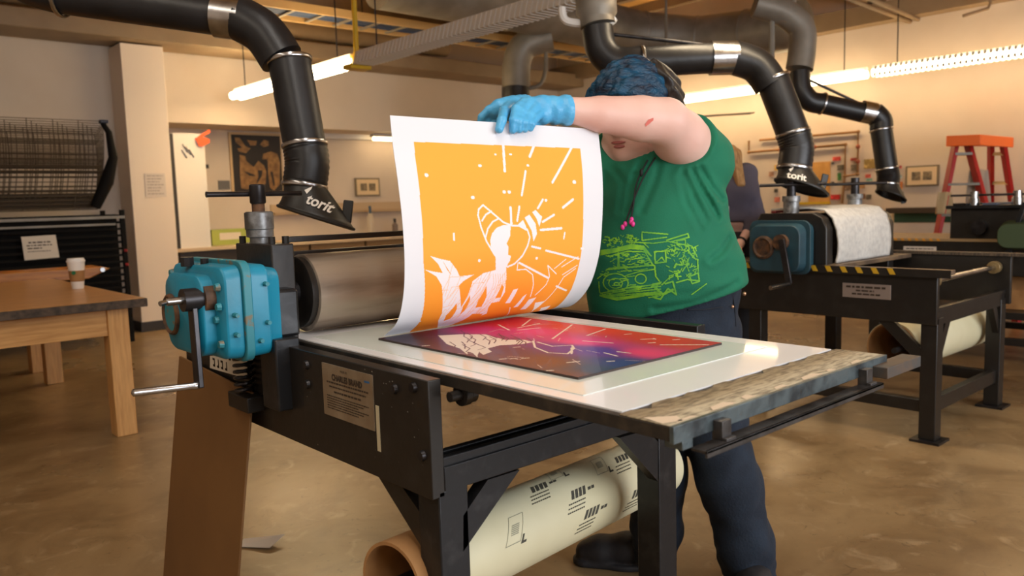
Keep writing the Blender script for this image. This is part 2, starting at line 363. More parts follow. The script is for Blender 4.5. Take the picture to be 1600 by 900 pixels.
# roof structure: beams along X over the back wall, joists along Y
struct(MB().box(x0, 8.35, 2.885, x1, 8.86, 3.06), 'trim_1', beam_m, bevel=.01)
b = MB(); b.box(x0, 7.38, 3.16, x1, 7.42, 3.6); b.box(x0, 7.30, 3.13, x1, 7.50, 3.16); b.box(x0, 7.30, 3.6, x1, 7.50, 3.63)
struct(b, 'trim_2', beam_m)
b = MB(); b.box(x0, 3.98, 3.26, x1, 4.02, 3.6); b.box(x0, 3.9, 3.23, x1, 4.1, 3.26); b.box(x0, 3.9, 3.6, x1, 4.1, 3.63)
struct(b, 'trim_3', beam_m)
for i in range(17):
    x = -2.6+i*.7; struct(MB().box(x, y0, 3.63, x+.09, 8.9, 3.75), 'trim_%d' % (i+4), beam_m)
struct(MB().box(8.82, y0, 3.0, 9.0, 8.9, 3.2), 'trim_21', beam_m)
# ------------------------------------------------------------------ foreground press
P1 = thing('etching_press', 'black etching press with bright teal gearbox and long white-topped bed, in the foreground', 'press', (1.22, 1.6, 0), 'etching presses')
def part(mb, name, mat, parent=P1, label=None, **k):
    o = mb.build(name, mat, parent, **k)
    if label: o['label'] = label
    return o
XF = .86
plate = part(MB().box(.845, 1.19, .648, .875, 2.43, .877), 'side_plate', black_m, bevel=.002)
part(MB().box(1.665, 1.175, .648, 1.70, 2.43, .878), 'side_plate', black2_m, bevel=.002)
for y, z in ((1.30, .845), (1.235, .858), (1.215, .73), (1.66, .845), (1.66, .80)):
    part(MB().cyl((.846, y, z), (.838, y, z), .011, .009, 10), 'bolt', iron_m, plate)
for (x, y) in ((.86, 1.19), (1.525, 1.19), (.86, 2.35), (1.64, 2.35)):
    leg = part(MB().box(x, y, .012, x+.07, y+.07, .66), 'leg', black2_m, bevel=.003)
    part(MB().box(x-.02, y-.02, 0, x+.09, y+.09, .012), 'foot_plate', black_m, leg)
for y in (1.19, 2.35):
    b = MB().box(.875, y, .655, 1.6, y+.07, .705); b.box(.875, y+.005, .70, 1.665, y+.022, .722); b.box(.875, y+.04, .70, 1.665, y+.057, .722)
    part(b, 'cross_beam', black2_m, bevel=.002)
part(MB().prism([(.862, 1.42, .65), (.862, 1.335, .65), (.862, 1.256, .60), (.862, 1.256, .53)], (.03, 0, 0)), 'brace', black_m)
q = lambda x, y: on(x, y, 'y', 1.19)
part(MB().prism([q(812, 734), q(762, 750), q(724, 806), q(724, 862)], (0, .03, 0)), 'brace', black2_m)
part(MB().prism([q(968, 684), q(1012, 672), q(1028, 690), q(1028, 752)], (0, .03, 0)), 'brace', black2_m)
npl = part(MB().box(.8425, 1.379, .745, .845, 1.586, .861), 'name_plate', plate_m, label='tan maker plate with dark lettering')
ex, ey = (0, -1, 0), (0, 0, 1)
text('lettering', 'CHARLES BRAND', .0185, ink_m, npl, (.8425, 1.482, .828), ex, ey, bold=.0008, center=True, sx=.86)
text('lettering', 'MADE BY', .007, ink_m, npl, (.8425, 1.49, .849), ex, ey, center=True)
rows = [(.02, .19, .820-.861-.005, .0035), (.03, .18, -.055, .003), (.05, .16, -.066, .004)]+[(.018, .19-.02*(i % 3), -.076-i*.0055, .0022) for i in range(6)]
lines('small_print', rows, ink_m, npl, (.8424, 1.586, .866), ex, ey)
part(MB().box(.8424, 1.41, .842, .8426, 1.39, .846), 'sticker', M('blue_sticker', (40, 96, 150), .5), npl)
part(MB().box(.8442, 1.362, .705, .8452, 1.374, .80), 'paint_drip', M('old_paint', (190, 180, 150), .7), plate)
chips = MB()
for i in range(34):
    y = random.uniform(1.2, 1.42) if i % 3 else random.uniform(1.6, 1.8); z = random.uniform(.66, .87); a = random.uniform(.0008, .0022)
    chips.add([(.8444, y, z), (.8444, y+a*random.uniform(1, 3), z+a*.4), (.8444, y+a, z+a*1.6)], [(0, 1, 2)])
o = part(chips, 'paint_chips', M('chip_grey', (150, 146, 138), .6), plate); o['kind'] = 'stuff'
# stop wheel on the end
sw = MB().cyl((.875, 1.165, .845), (.90, 1.165, .845), .010, n=12); sw.cyl((.90, 1.165, .845), (.915, 1.165, .845), .022, n=18); sw.cyl((.918, 1.165, .845), (.93, 1.165, .845), .019, n=18)
part(sw, 'stop_wheel', black_m)
# uprights
for nm, xa in (('near', .855), ('far', 1.56)):
    u = part(MB().box(xa, 1.83, .66, xa+.060, 2.04, 1.116), 'upright', black2_m if nm == 'far' else M('upright_paint', (46, 42, 40), .42, metal=.2, rgb2=(34, 32, 32), scale=18, bump=.05), bevel=.004)
    for yy in (1.85, 2.02):
        for xx in (.012, .048): part(MB().cyl((xa+xx, yy, 1.116), (xa+xx, yy, 1.134), .009, n=8), 'stud', black_m, u)
    part(MB().box(xa-.03, 1.775, .895, xa+.038, 2.06, 1.01), 'bearing_block', black2_m, bevel=.008)
    part(MB().box(xa-.045, 1.745, .725, xa+.018, 1.83, .897), 'mount_block', black2_m, bevel=.004)
    part(MB().box(xa-.055, 1.90, .695, xa-.008, 2.02, .735), 'spring_bracket', black_m, bevel=.003)
    sp = MB(); sp.tube([(xa-.036+.022*math.cos(t*.7), 1.955+.022*math.sin(t*.7), .738+.0018*t) for t in range(76)], .0048, 6)
    part(sp, 'spring', iron_m, label='dark coil spring')
    sc = part(MB().tube([(xa+.033, 1.96, 1.116), (xa+.033, 1.96, 1.13), (xa+.033, 1.96, 1.132), (xa+.033, 1.96, 1.15), (xa+.033, 1.96, 1.152), (xa+.033, 1.96, 1.193), (xa+.033, 1.96, 1.196)], [.026, .026, .034, .034, .036, .036, .031], 28), 'pressure_cap', worn_m)
    part(MB().cyl((xa+.033, 1.96, 1.19), (xa+.033, 1.96, 1.222), .016, n=20), 'screw', rust_m, sc)
    part(MB().tube([(xa+.033, 1.96, 1.216), (xa+.033, 1.96, 1.219), (xa+.033, 1.96, 1.262), (xa+.033, 1.96, 1.265)], [.018, .02, .02, .017], 24), 'screw_head', iron_m, sc)
    if nm == 'near': part(MB().tube([at(322, 304, 1.955), at(327, 304, 1.96), at(470, 302, 2.15)], [.0075, .0066, .0066], 12), 'tommy_bar', iron_m, sc)
    else: part(MB().tube([(xa+.0, 2.12, 1.24), (xa+.09, 1.8, 1.24)], .0066, 12), 'tommy_bar', iron_m, sc)
part(MB().box(.915, 1.86, 1.117, 1.57, 1.885, 1.131), 'tie_bar', black_m, bevel=.002); part(MB().box(.915, 1.94, 1.078, 1.57, 1.97, 1.089), 'tie_bar', black_m, bevel=.002)
# roller
part(MB().tube([(.964, 1.90, .9835), (.966, 1.90, .9835), (1.538, 1.90, .9835), (1.54, 1.90, .9835)], [.097, .10, .10, .097], 48), 'roller', roller_m)
part(MB().tube([(.946, 1.90, .986), (.948, 1.90, .986), (.966, 1.90, .986), (.972, 1.90, .986)], [.088, .0915, .0915, .09], 40), 'roller_flange', black_m)
part(MB().cyl((.80, 1.90, .986), (1.6, 1.90, .986), .03, n=20), 'roller_shaft', iron_m)
part(MB().cyl((.95, 1.90, .772), (1.55, 1.90, .772), .084, n=32), 'lower_roller', iron_m)
# gearbox on the near upright
def rrect(X, ya, yb, za, zb, c, n=4):
    out = []
    for (cy, cz, a0) in ((yb-c, zb-c, 0), (ya+c, zb-c, 90), (ya+c, za+c, 180), (yb-c, za+c, 270)):
        for i in range(n+1):
            t = math.radians(a0+90*i/n); out.append(np.array([X, cy+c*math.cos(t), cz+c*math.sin(t)]))
    return out
def loft(rings):
    mb = MB(); n = len(rings[0]); v = [p for r_ in rings for p in r_]; f = []
    for i in range(len(rings)-1):
        for j in range(n): f.append((i*n+j, i*n+(j+1) % n, (i+1)*n+(j+1) % n, (i+1)*n+j))
    f += [tuple(range(n)), tuple((len(rings)-1)*n+j for j in reversed(range(n)))]
    return mb.add(v, f)
gb = part(loft([rrect(.845, 1.775, 2.07, .868, 1.062, .03), rrect(.815, 1.765, 2.08, .862, 1.068, .03), rrect(.808, 1.755, 2.09, .862, 1.074, .03), rrect(.765, 1.755, 2.09, .860, 1.078, .03)]), 'gearbox', teal_m, label='teal enamelled gear housing', bevel=.003)
part(loft([rrect(.765, 1.748, 2.097, .852, 1.086, .032), rrect(.745, 1.748, 2.097, .852, 1.086, .032)]), 'flange', teal_worn_m, gb, bevel=.002)
part(loft([rrect(.745, 1.757, 2.088, .860, 1.077, .03), rrect(.708, 1.76, 2.085, .862, 1.073, .032), rrect(.698, 1.775, 2.07, .874, 1.06, .03)]), 'front_case', teal_m, gb, bevel=.003)
cov = part(loft([rrect(.70, 1.80, 2.03, .868, 1.055, .04), rrect(.672, 1.80, 2.03, .868, 1.055, .04), rrect(.664, 1.81, 2.02, .878, 1.045, .035)]), 'cover', teal_m, gb, bevel=.002)
part(MB().ring((.664, 1.985, .955), (1, 0, 0), .045, .006), 'rust_ring', rust_m, gb)
part(MB().cyl((.668, 1.985, .955), (.660, 1.985, .955), .042, n=26), 'bearing_cap', teal_worn_m, gb)
for y, z in ((1.775, 1.03), (1.775, .90), (1.79, .955), (2.06, 1.05), (1.775, .985)):
    part(MB().cyl((.700, y, z), (.690, y, z), .010, .008, 8), 'bolt', teal_worn_m, gb)
for x, z in ((.78, .90), (.80, 1.03), (.725, .92), (.725, .965), (.80, .94)):
    part(MB().cyl((x, 1.757, z), (x, 1.742, z), .0065, .005, 8), 'bolt', teal_worn_m, gb)
part(MB().cyl((.70, 1.96, 1.07), (.70, 1.96, 1.092), .016, n=8).cyl((.73, 1.93, 1.07), (.73, 1.93, 1.088), .010, n=8), 'oil_plug', iron_m, gb)
hub = on(300, 468, 'x', .655); hb = on(311, 602, 'x', .648)
cr = part(MB().cyl(hub+[.02, 0, 0], hub-[.022, 0, 0], .026, n=22), 'crank', iron_m)
part(MB().cyl(hub-[.018, 0, 0], hub-[.055, 0, 0], .009, n=14).cyl(hub-[.055, 0, 0], hub-[.072, 0.006, 0.002], .006, n=10), 'crank_shaft', steel_m, cr)
part(MB().cyl(hub+[.045, 0, 0], hub+[.02, 0, 0], .034, n=22), 'crank_collar', rust_m, cr)
part(MB().bar(hub+[0, 0, -.01], hb+[0, 0, -.006], .012, .032, (0, 1, 0)), 'crank_arm', iron_m, cr, bevel=.002)
tip = on(206, 614, 'y', hb[1]); hd = nrm(tip-hb)
part(MB().tube([hb, hb+hd*.012, hb+hd*.014, hb+(tip-hb)*.98, tip], [.0085, .0085, .0075, .0085, .005], 16), 'crank_handle', steel_m, cr)
clip_m = M('clip_steel', (84, 82, 82), .4, metal=.6, rgb2=(54, 50, 48), scale=30)
# bed and its fittings
bed = part(MB().box(.893, .674, .857, 1.574, 2.27, .879), 'press_bed', bedside_m, bevel=.0015)
part(MB().box(.890, .668, .855, 1.577, .676, .881), 'bed_end', bedend_m, bed, bevel=.001)
tp = MB()
ys = [.770+.010*math.sin(i*2.3)+.006*math.sin(i*5.1) for i in range(24)]
tp.add([(.893+.681*i/23, .676, .8802) for i in range(24)]+[(.893+.681*i/23, ys[i], .8802) for i in range(24)], [(i, i+1, 25+i, 24+i) for i in range(23)])
part(tp, 'tape_strip', tape_m, bed, solid=.0016)
chip = MB()
for k in range(7):
    cx = .91+.09*k; w_ = random.uniform(.02, .07); d_ = random.uniform(.006, .018)
    chip.add([(cx, .678, .8816), (cx+w_, .678, .8816), (cx+w_*.8, .678+d_, .8816), (cx+w_*.2, .678+d_*.8, .8816)], [(0, 1, 2, 3)])
chip.add([(.893, .69, .8816), (.925, .678, .8816), (.94, .70, .8816), (.90, .73, .8816)], [(0, 1, 2, 3)])
o = part(chip, 'chipped_paint', M('chip_white', (214, 196, 172), .7), bed); o['kind'] = 'stuff'
for X in (.985, 1.455): part(MB().box(X, .652, .838, X+.024, .67, .872).box(X, .644, .838, X+.024, .655, .848), 'hook', clip_m, bed, bevel=.001)
part(MB().box(.93, .640, .838, 1.50, .668, .843).box(.93, .640, .832, 1.50, .644, .843), 'end_rail', clip_m, bed, bevel=.001)
part(MB().box(.91, .668, .842, .935, .70, .857), 'end_lug', bedend_m, bed, bevel=.001)
part(MB().box(1.515, .640, .846, 1.67, .678, .868), 'stop_bar', M('rust_wood', (92, 70, 50), .6, rgb2=(62, 60, 58), scale=16), bed, bevel=.0015)
part(MB().box(.905, .775, .879, 1.562, 2.25, .8815), 'backing_sheet', bedsheet_m, bed)
# ------------------------------------------------------------------ things on the bed
solo(MB().box(.938, .885, .8817, 1.500, 1.80, .8829), 'registration_sheet', film_m, 'pale green tinted backing paper lying on the press bed under the inked block', 'paper')
ART = {'poly': [[(1.129,1.539),(1.172,1.51),(1.211,1.46),(1.19,1.366),(1.218,1.33),(1.211,1.294),(1.177,1.293),(1.138,1.321),(1.094,1.313),(1.075,1.277),(1.04,1.263),(1.058,1.298),(1.017,1.255),(1.041,1.3),(1.042,1.318),(1.02,1.29),(1.055,1.361),(1.07,1.427)]],'str':[[(1.221,1.304),(1.168,1.242),(1.143,1.176),(1.16,1.136),(1.212,1.168),(1.237,1.198),(1.201,1.222),(1.217,1.286)],[(1.331,1.551),(1.29,1.463)],[(1.447,1.399),(1.269,1.29)],[(1.447,1.287),(1.35,1.258)],[(1.448,1.553),(1.357,1.488)],[(1.409,1.479),(1.326,1.471)],[(1.36,1.427),(1.303,1.446)],[(1.359,1.053),(1.422,0.976)],[(1.386,1.128),(1.41,1.107)],[(1.218,1.18),(1.165,1.13)],[(1.291,1.216),(1.312,1.146)],[(1.242,1.073),(1.246,1.042)],[(1.216,1.086),(1.206,1.043)],[(1.022,1.452),(1.034,1.445)],[(1.032,1.202),(1.043,1.196)],[(1.049,1.188),(1.06,1.182)],[(1.067,1.173),(1.078,1.167)],[(1.017,1.051),(1.027,1.045)],[(1.139,1.278),(1.151,1.272)],[(1.096,1.074),(1.107,1.068)],[(1.108,1.07),(1.118,1.064)],[(1.154,1.022),(1.164,1.015)],[(1.415,1.199),(1.429,1.192)],[(1.36,1.086),(1.373,1.079)],[(1.426,1.069),(1.439,1.062)]],
 'col': [((1.043,1.551),(44,22,38)),((1.098,1.268),(74,36,66)),((1.076,1.114),(104,56,46)),((1.019,0.972),(90,55,60)),((1.084,0.98),(8,58,92)),((1.155,0.988),(22,52,118)),((1.203,1.178),(84,36,140)),((1.228,1.109),(62,34,142)),((1.253,1.484),(180,30,110)),((1.318,1.4),(214,44,124)),((1.275,1.214),(224,44,128)),((1.266,1.025),(220,50,110)),((1.355,1.519),(190,30,60)),((1.423,1.318),(215,60,35)),((1.414,1.084),(195,40,35)),((1.439,0.988),(180,30,40)),((1.124,1.449),(70,40,80)),((1.03,1.2),(84,44,52))]}
bl = thing('printing_block', 'inked rainbow printing block, purple to red, lying face up on the press bed', 'printing block', (1.2375, 1.295, .8829))
part(MB().box(1.014, .968, .8829, 1.461, 1.622, .8872), 'block_base', M('block_edge', (60, 46, 42), .6), bl)
Xg, Yg = np.meshgrid(np.linspace(1.014, 1.461, 230), np.linspace(.968, 1.622, 330), indexing='ij')
num = np.zeros(Xg.shape+(3,)); den = np.zeros(Xg.shape)
for (cx, cy), c in ART['col']:
    w_ = 1/((((Xg-cx)*1.6)**2+(Yg-cy)**2)+.0006)**1.6; num += w_[..., None]*np.array(c); den += w_
rgb = num/den[..., None]
for k in range(26):                                              # fine carved lines left in the ink
    a0 = RNG.uniform(1.04, 1.43); b0 = RNG.uniform(1.0, 1.55); d = seg_dist(Xg, Yg, [(a0, b0), (a0+RNG.normal()*.02, b0+RNG.uniform(-.05, .05))]); rgb[d < .0008] = (214, 190, 180)
for Pq in ART['poly']: rgb[in_poly(Xg, Yg, Pq)] = (216, 208, 194)
for k in range(22):
    a0 = RNG.uniform(1.03, 1.2); b0 = RNG.uniform(1.27, 1.5); d = seg_dist(Xg, Yg, [(a0, b0), (a0+.03, b0+.03+RNG.normal()*.01), (a0+.05, b0+.075)]); rgb[d < .0014] = (70, 38, 60)
for q_ in ART['str']: rgb[seg_dist(Xg, Yg, q_) < .0024] = (220, 212, 196)
painted('inked_face', np.stack([Xg, Yg, np.full(Xg.shape, .8876)], -1), rgb, inked_m, bl)
# the print being lifted
LP = [(1.561, 1.405), (1.554, 1.333), (1.543, 1.27), (1.529, 1.154), (1.529, 1.056), (1.535, 1.01), (1.571, .928), (1.629, .8895)]
RP = [(1.471, 1.389), (1.458, 1.267), (1.461, 1.152), (1.48, 1.035), (1.52, .954), (1.590, .900), (1.645, .8895)]
def prof(Pp, t):
    Pp = np.array(Pp); d = np.r_[0, np.cumsum(np.hypot(*np.diff(Pp, axis=0).T))]; d /= d[-1]
    m = np.gradient(Pp, d, axis=0); i = np.clip(np.searchsorted(d, t, side='right')-1, 0, len(d)-2); h = d[i+1]-d[i]; x = ((t-d[i])/h)[..., None]
    return (2*x**3-3*x**2+1)*Pp[i]+(x**3-2*x**2+x)*h[..., None]*m[i]+(-2*x**3+3*x**2)*Pp[i+1]+(x**3-x**2)*h[..., None]*m[i+1]
def sheet(s_, t):
    yz = prof(LP, t)*(1-s_[..., None])+prof(RP, t)*s_[..., None]
    return np.concatenate([(1.034+.603*s_)[..., None], yz], -1)
PRINT = {'poly':[[(0.497,0.445),(0.462,0.444),(0.428,0.456),(0.405,0.48),(0.395,0.51),(0.4,0.547),(0.423,0.579),(0.453,0.608),(0.487,0.629),(0.49,0.615),(0.5,0.6),(0.502,0.579),(0.487,0.573),(0.487,0.537),(0.477,0.524),(0.495,0.492),(0.497,0.463)],[(0.53,0.445),(0.562,0.42),(0.588,0.471),(0.557,0.458)],[(0.57,0.41),(0.595,0.396),(0.627,0.436),(0.635,0.481),(0.617,0.515),(0.607,0.468)],[(0.61,0.385),(0.627,0.375),(0.662,0.405),(0.647,0.45),(0.632,0.413)],[(0.113,0.578),(0.162,0.591),(0.203,0.599),(0.238,0.639),(0.253,0.667),(0.323,0.661),(0.273,0.689),(0.255,0.709),(0.27,0.754),(0.293,0.82),(0.31,0.756),(0.32,0.69),(0.37,0.655),(0.43,0.642),(0.423,0.579),(0.477,0.621),(0.49,0.686),(0.502,0.75),(0.49,0.8),(0.45,0.806),(0.445,0.834),(0.46,0.88),(0.413,0.901),(0.393,0.988),(0.27,1.0),(0.208,0.891),(0.205,0.839),(0.172,0.706),(0.143,0.665),(0.088,0.635),(0.128,0.644),(0.172,0.651),(0.148,0.611)],[(0.545,0.74),(0.57,0.734),(0.557,0.814),(0.53,0.814)],[(0.615,0.782),(0.632,0.765),(0.62,0.846),(0.595,0.85)],[(0.66,0.802),(0.698,0.791),(0.685,0.874),(0.652,0.875)],[(0.713,0.828),(0.765,0.821),(0.755,0.902),(0.792,0.991)],[(0.787,0.881),(0.835,0.865),(0.857,0.951),(0.833,0.959)]],'hole':[[(0.395,0.714),(0.372,0.784),(0.372,0.826),(0.403,0.825),(0.41,0.77)],[(0.475,0.709),(0.46,0.78),(0.49,0.779),(0.49,0.725)],[(0.32,0.756),(0.302,0.812),(0.307,0.864),(0.32,0.84),(0.328,0.781)],[(0.263,0.792),(0.233,0.86),(0.242,0.905),(0.27,0.889),(0.275,0.826)],[(0.44,0.876),(0.4,1.0),(0.338,1.0),(0.375,0.868)],[(0.165,0.591),(0.193,0.639),(0.218,0.666),(0.188,0.625)]],'str':[(0.0045,[(0.367,0.36),(0.345,0.378),(0.34,0.404),(0.353,0.458),(0.378,0.517),(0.418,0.573),(0.46,0.611),(0.49,0.629),(0.525,0.615),(0.562,0.579),(0.588,0.53),(0.597,0.495),(0.583,0.461),(0.542,0.445),(0.502,0.445),(0.462,0.432),(0.418,0.399),(0.367,0.36)]),(0.0045,[(0.405,0.386),(0.378,0.4),(0.358,0.427)]),(0.0045,[(0.44,0.416),(0.41,0.43),(0.385,0.46),(0.372,0.5)]),(0.0068,[(0.5,0.367),(0.502,0.439)]),(0.0059,[(0.545,0.362),(0.532,0.424)]),(0.0059,[(0.667,0.329),(0.64,0.367)]),(0.0072,[(0.682,0.331),(0.685,0.331)]),(0.0068,[(0.83,0.324),(0.775,0.361)]),(0.0059,[(0.725,0.395),(0.665,0.427)]),(0.0063,[(0.767,0.454),(0.655,0.463)]),(0.0054,[(0.61,0.537),(0.655,0.545)]),(0.0054,[(0.688,0.555),(0.882,0.594)]),(0.0045,[(0.787,0.473),(0.782,0.501)]),(0.0054,[(0.55,0.611),(0.727,0.686)]),(0.0054,[(0.79,0.73),(0.865,0.759)]),(0.0059,[(0.223,0.485),(0.223,0.509)]),(0.0072,[(0.32,0.33),(0.323,0.33)]),(0.0072,[(0.343,0.599),(0.345,0.599)]),(0.0072,[(0.64,0.59),(0.642,0.59)]),(0.0054,[(0.113,0.883),(0.115,0.884)]),(0.0027,[(0.542,0.611),(0.542,0.644),(0.59,0.641),(0.632,0.667),(0.65,0.715),(0.66,0.784)]),(0.0027,[(0.708,0.624),(0.73,0.677),(0.725,0.718),(0.685,0.777)]),(0.0027,[(0.708,0.624),(0.767,0.666)]),(0.0023,[(0.75,0.64),(0.807,0.595)]),(0.0023,[(0.79,0.633),(0.875,0.584)]),(0.0023,[(0.875,0.641),(0.815,0.684),(0.782,0.782),(0.76,0.843)]),(0.0023,[(0.805,0.671),(0.88,0.626)]),(0.0036,[(0.49,0.686),(0.48,0.629)]),(0.0027,[(0.575,0.846),(0.65,0.999),(0.61,1.0)]),(0.0071,[(0.492,0.094),(0.485,0.21)]),(0.0071,[(0.645,0.091),(0.617,0.141)]),(0.0065,[(0.843,0.089),(0.722,0.251)]),(0.0058,[(0.588,0.206),(0.56,0.312)]),(0.0052,[(0.448,0.139),(0.45,0.139)]),(0.0052,[(0.52,0.135),(0.525,0.135)]),(0.0071,[(0.367,0.191),(0.372,0.191)]),(0.0058,[(0.6,0.181),(0.605,0.181)]),(0.0091,[(0.123,0.241),(0.125,0.241)]),(0.0084,[(0.472,0.3),(0.475,0.3)]),(0.0084,[(0.497,0.3),(0.5,0.3)]),(0.0084,[(0.32,0.329),(0.323,0.329)]),(0.0091,[(0.838,0.246),(0.843,0.246)])]}
sg, tg = np.meshgrid(np.linspace(0, 1, 470), np.linspace(0, 1, 500), indexing='ij')
rgb = np.empty(sg.shape+(3,)); rgb[:] = (228, 229, 234)
inside = (sg > np.interp(tg, [.10, .6, 1], [.088, .082, .125])) & (sg < np.interp(tg, [.09, 1], [.887, .893])) & (tg > .104-.013*sg)
# orange deepens from mid-sheet towards the foot
g = np.clip((tg-.55)/.45, 0, 1)[..., None]; rgb = np.where(inside[..., None], (1-g)*np.array((251, 170, 54))+g*np.array((246, 138, 22)), rgb)
U, V = sg*.603, tg*.57
sc = lambda P_: [(a*.603, b*.57) for a, b in P_]
wh = np.zeros(sg.shape, bool)
for P_ in PRINT['poly']: wh |= in_poly(U, V, sc(P_))
for P_ in PRINT['hole']: wh &= ~in_poly(U, V, sc(P_))
for w_, P_ in PRINT['str']: wh |= seg_dist(U, V, sc(P_)) < w_*.5
fine = np.zeros(sg.shape, bool)
for k in range(60):
    a0 = RNG.uniform(.14, .45)*.603; b0 = RNG.uniform(.72, .98)*.57; fine |= seg_dist(U, V, [(a0, b0), (a0+RNG.uniform(.005, .02), b0-RNG.uniform(.02, .05)), (a0+RNG.uniform(.02, .05), b0-RNG.uniform(.04, .08))]) < .0007
for k in range(8):
    a0 = (.42+.012*k)*.603; fine |= seg_dist(U, V, [(a0, .66*.57), (a0+.006, .70*.57), (a0+.004, .735*.57)]) < .0007
rgb[wh & inside] = (240, 236, 238); rgb[wh & inside & fine] = (247, 196, 150)
for (cx, cy, w_) in ((.93, .30, .012),): rgb[(abs(U-.893*.603) < .006) & (abs(V-.545*.57) < .003)] = (240, 238, 238)
PS = sheet(sg, tg)
pr = thing('art_print', 'large white sheet printed with an orange picture, lifted off the block by gloved hands', 'print', PS[0, -1])
pf = painted('printed_sheet', PS, rgb, sheet_m, pr, solid=.0008)
# ------------------------------------------------------------------ round the foreground press
A_, B_ = on(850, 805, 'y', 1.385), on(1012, 731, 'y', 1.46); dA = nrm(B_-A_); L_ = A_-dA*((A_[0]-.935)/dA[0]); R_ = B_+dA*.05; RR = .092
roll = thing('paper_roll', 'cream printed paper roll on its cardboard tube slung under the foreground press', 'paper roll', (L_[0], L_[1], L_[2]-RR), 'paper rolls')
def roll_parts(root, L_, R_, RR, ext=.012):
    d = nrm(R_-L_); a, b = frame(d); n = 44; v = []; f = []
    for e, (P_, r_) in enumerate(((L_-d*ext, RR-.006), (L_-d*ext, RR-.013), (R_, RR-.013), (R_, RR-.006))):
        v += [P_+r_*(a*math.cos(2*math.pi*j/n)+b*math.sin(2*math.pi*j/n)) for j in range(n)]
    for i in range(4):
        for j in range(n): f.append((i*n+j, i*n+(j+1) % n, ((i+1) % 4)*n+(j+1) % n, ((i+1) % 4)*n+j))
    mb = MB(); mb.add(v, f); o = mb.build('cardboard_core', kraft_m, root); o['label'] = 'brown cardboard core'
    sh = MB(); v = []
    for e, (P_, r_) in enumerate(((L_, RR-.006), (L_, RR), (R_, RR), (R_, RR-.006))): v += [P_+r_*(a*math.cos(2*math.pi*j/n)+b*math.sin(2*math.pi*j/n)) for j in range(n)]
    sh.add(v, f); p = sh.build('wound_paper', cream_m, root, ang=30)
    return p, d, a, b
wp, dR, aR, bR = roll_parts(roll, L_, R_, RR, .115)
# stamped marks wound round the roll (boxes, bars and small print); angle 0 faces the photographer
toC = nrm((EYE-(L_+R_)/2)-dR*((EYE-(L_+R_)/2)@dR)); upR = np.cross(dR, toC); upR = upR if upR[2] > 0 else -upR
def rp(x, s): t = s/RR; return L_+dR*(x-.105)+(RR+.0006)*(toC*math.cos(t)+upR*math.sin(t))
def stamp(name, quads, mat):
    mb = MB()
    for (x0_, s0, x1_, s1) in quads:
        k = max(2, int(abs(s1-s0)/.012)+2)
        mb.grid(lambda u, v_: rp(x0_+(x1_-x0_)*u+.75*(s0+(s1-s0)*v_), s0+(s1-s0)*v_), 2, k)
    o = mb.build(name, mat, wp); o['kind'] = 'stuff'; return o
mark_m = M('stamp_ink', (72, 70, 60), .7); mark2_m = M('stamp_grey', (150, 148, 126), .7)
qs = []; qg = []
def block(x, s, n, w, h, gap):
    for i in range(n): qs.append((x+i*(w+gap), s, x+i*(w+gap)+w, s+h))
for (x, s) in ((.50, .005), (.72, .045), (.36, .06), (.80, -.06), (.57, -.052)):
    block(x, s, 4, .011, .02, .005)
    for j in range(3): block(x-.012, s-.010-j*.009, 9, .006, .003, .002)
    block(x+.07, s+.006, 2, .012, .007, .003)
for (x, s) in ((.26, -.03), (.90, .02), (.44, .075), (.62, .035)):
    for t in (0, .055): qg.append((x, s+t, x+.05, s+t+.0015)); 
    for t in (0, .05): qg.append((x+t, s, x+t+.0015, s+.055))
    for i in range(6): qg.append((x+.012, s+.018+i*.0036, x+.038, s+.02+i*.0036))
    qs.append((x+.056, s-.006, x+.062, s+.012)); qs.append((x+.062, s-.006, x+.074, s-.001))
stamp('stamped_lettering', qs, mark_m); stamp('stamped_boxes', qg, mark2_m)
part(MB().tube([L_-dR*.15, R_+dR*.06], .012, 10), 'roll_rod', iron_m)
# brown board leaning on the press frame, white printed sheet, scrap on the floor
T0, T1 = on(283, 556, 'x', .836), on(397, 613, 'x', .836); K0, K1 = on(258, 897, 'x', .765), on(375, 897, 'x', .765)
ext = lambda a, b: a+(b-a)*(a[2]-.001)/(a[2]-b[2])
bb = MB().prism([T0, T1, ext(T1, K1), ext(T0, K0)], (-.006, 0, 0))
solo(bb, 'hardboard_sheet', board_m, 'tall brown hardboard sheet leaning on the front press below its blue gearbox', 'board', bevel=.001)
ps_ = [on(328, 556, 'x', .842), on(386, 556, 'x', .842), on(386, 592, 'x', .842), on(328, 575, 'x', .842)]
t = thing('notice', 'white sheet with block letters stuck behind the brown hardboard under the blue gearbox', 'paper', (ps_[3][0], ps_[3][1], ps_[3][2]))
MB().prism(ps_, (.0015, 0, 0)).build('sheet', M('off_white', (206, 198, 184), .7), t)
mb = MB()
for i in range(9):
    Y = ps_[0][1]-.02-.028*(i % 5); z = .80-.032*(i//5)
    mb.box(.8412, Y-.014, z, .8416, Y, z+.006)
    mb.box(.8412, Y-.014, z, .8416, Y-.009, z+.024)
    if i % 2: mb.box(.8412, Y-.014, z+.018, .8416, Y, z+.024)
o = mb.build('block_letters', ink_m, t); o['kind'] = 'stuff'
solo(MB().prism([(1.07, 2.74, .002), (1.15, 2.62, .010), (1.225, 2.655, .026), (1.12, 2.77, .006)], (0, 0, .0015)), 'paper_scrap', M('scrap', (208, 200, 190), .8), 'torn scrap of pale paper lying on the floor behind the hardboard', 'scrap')
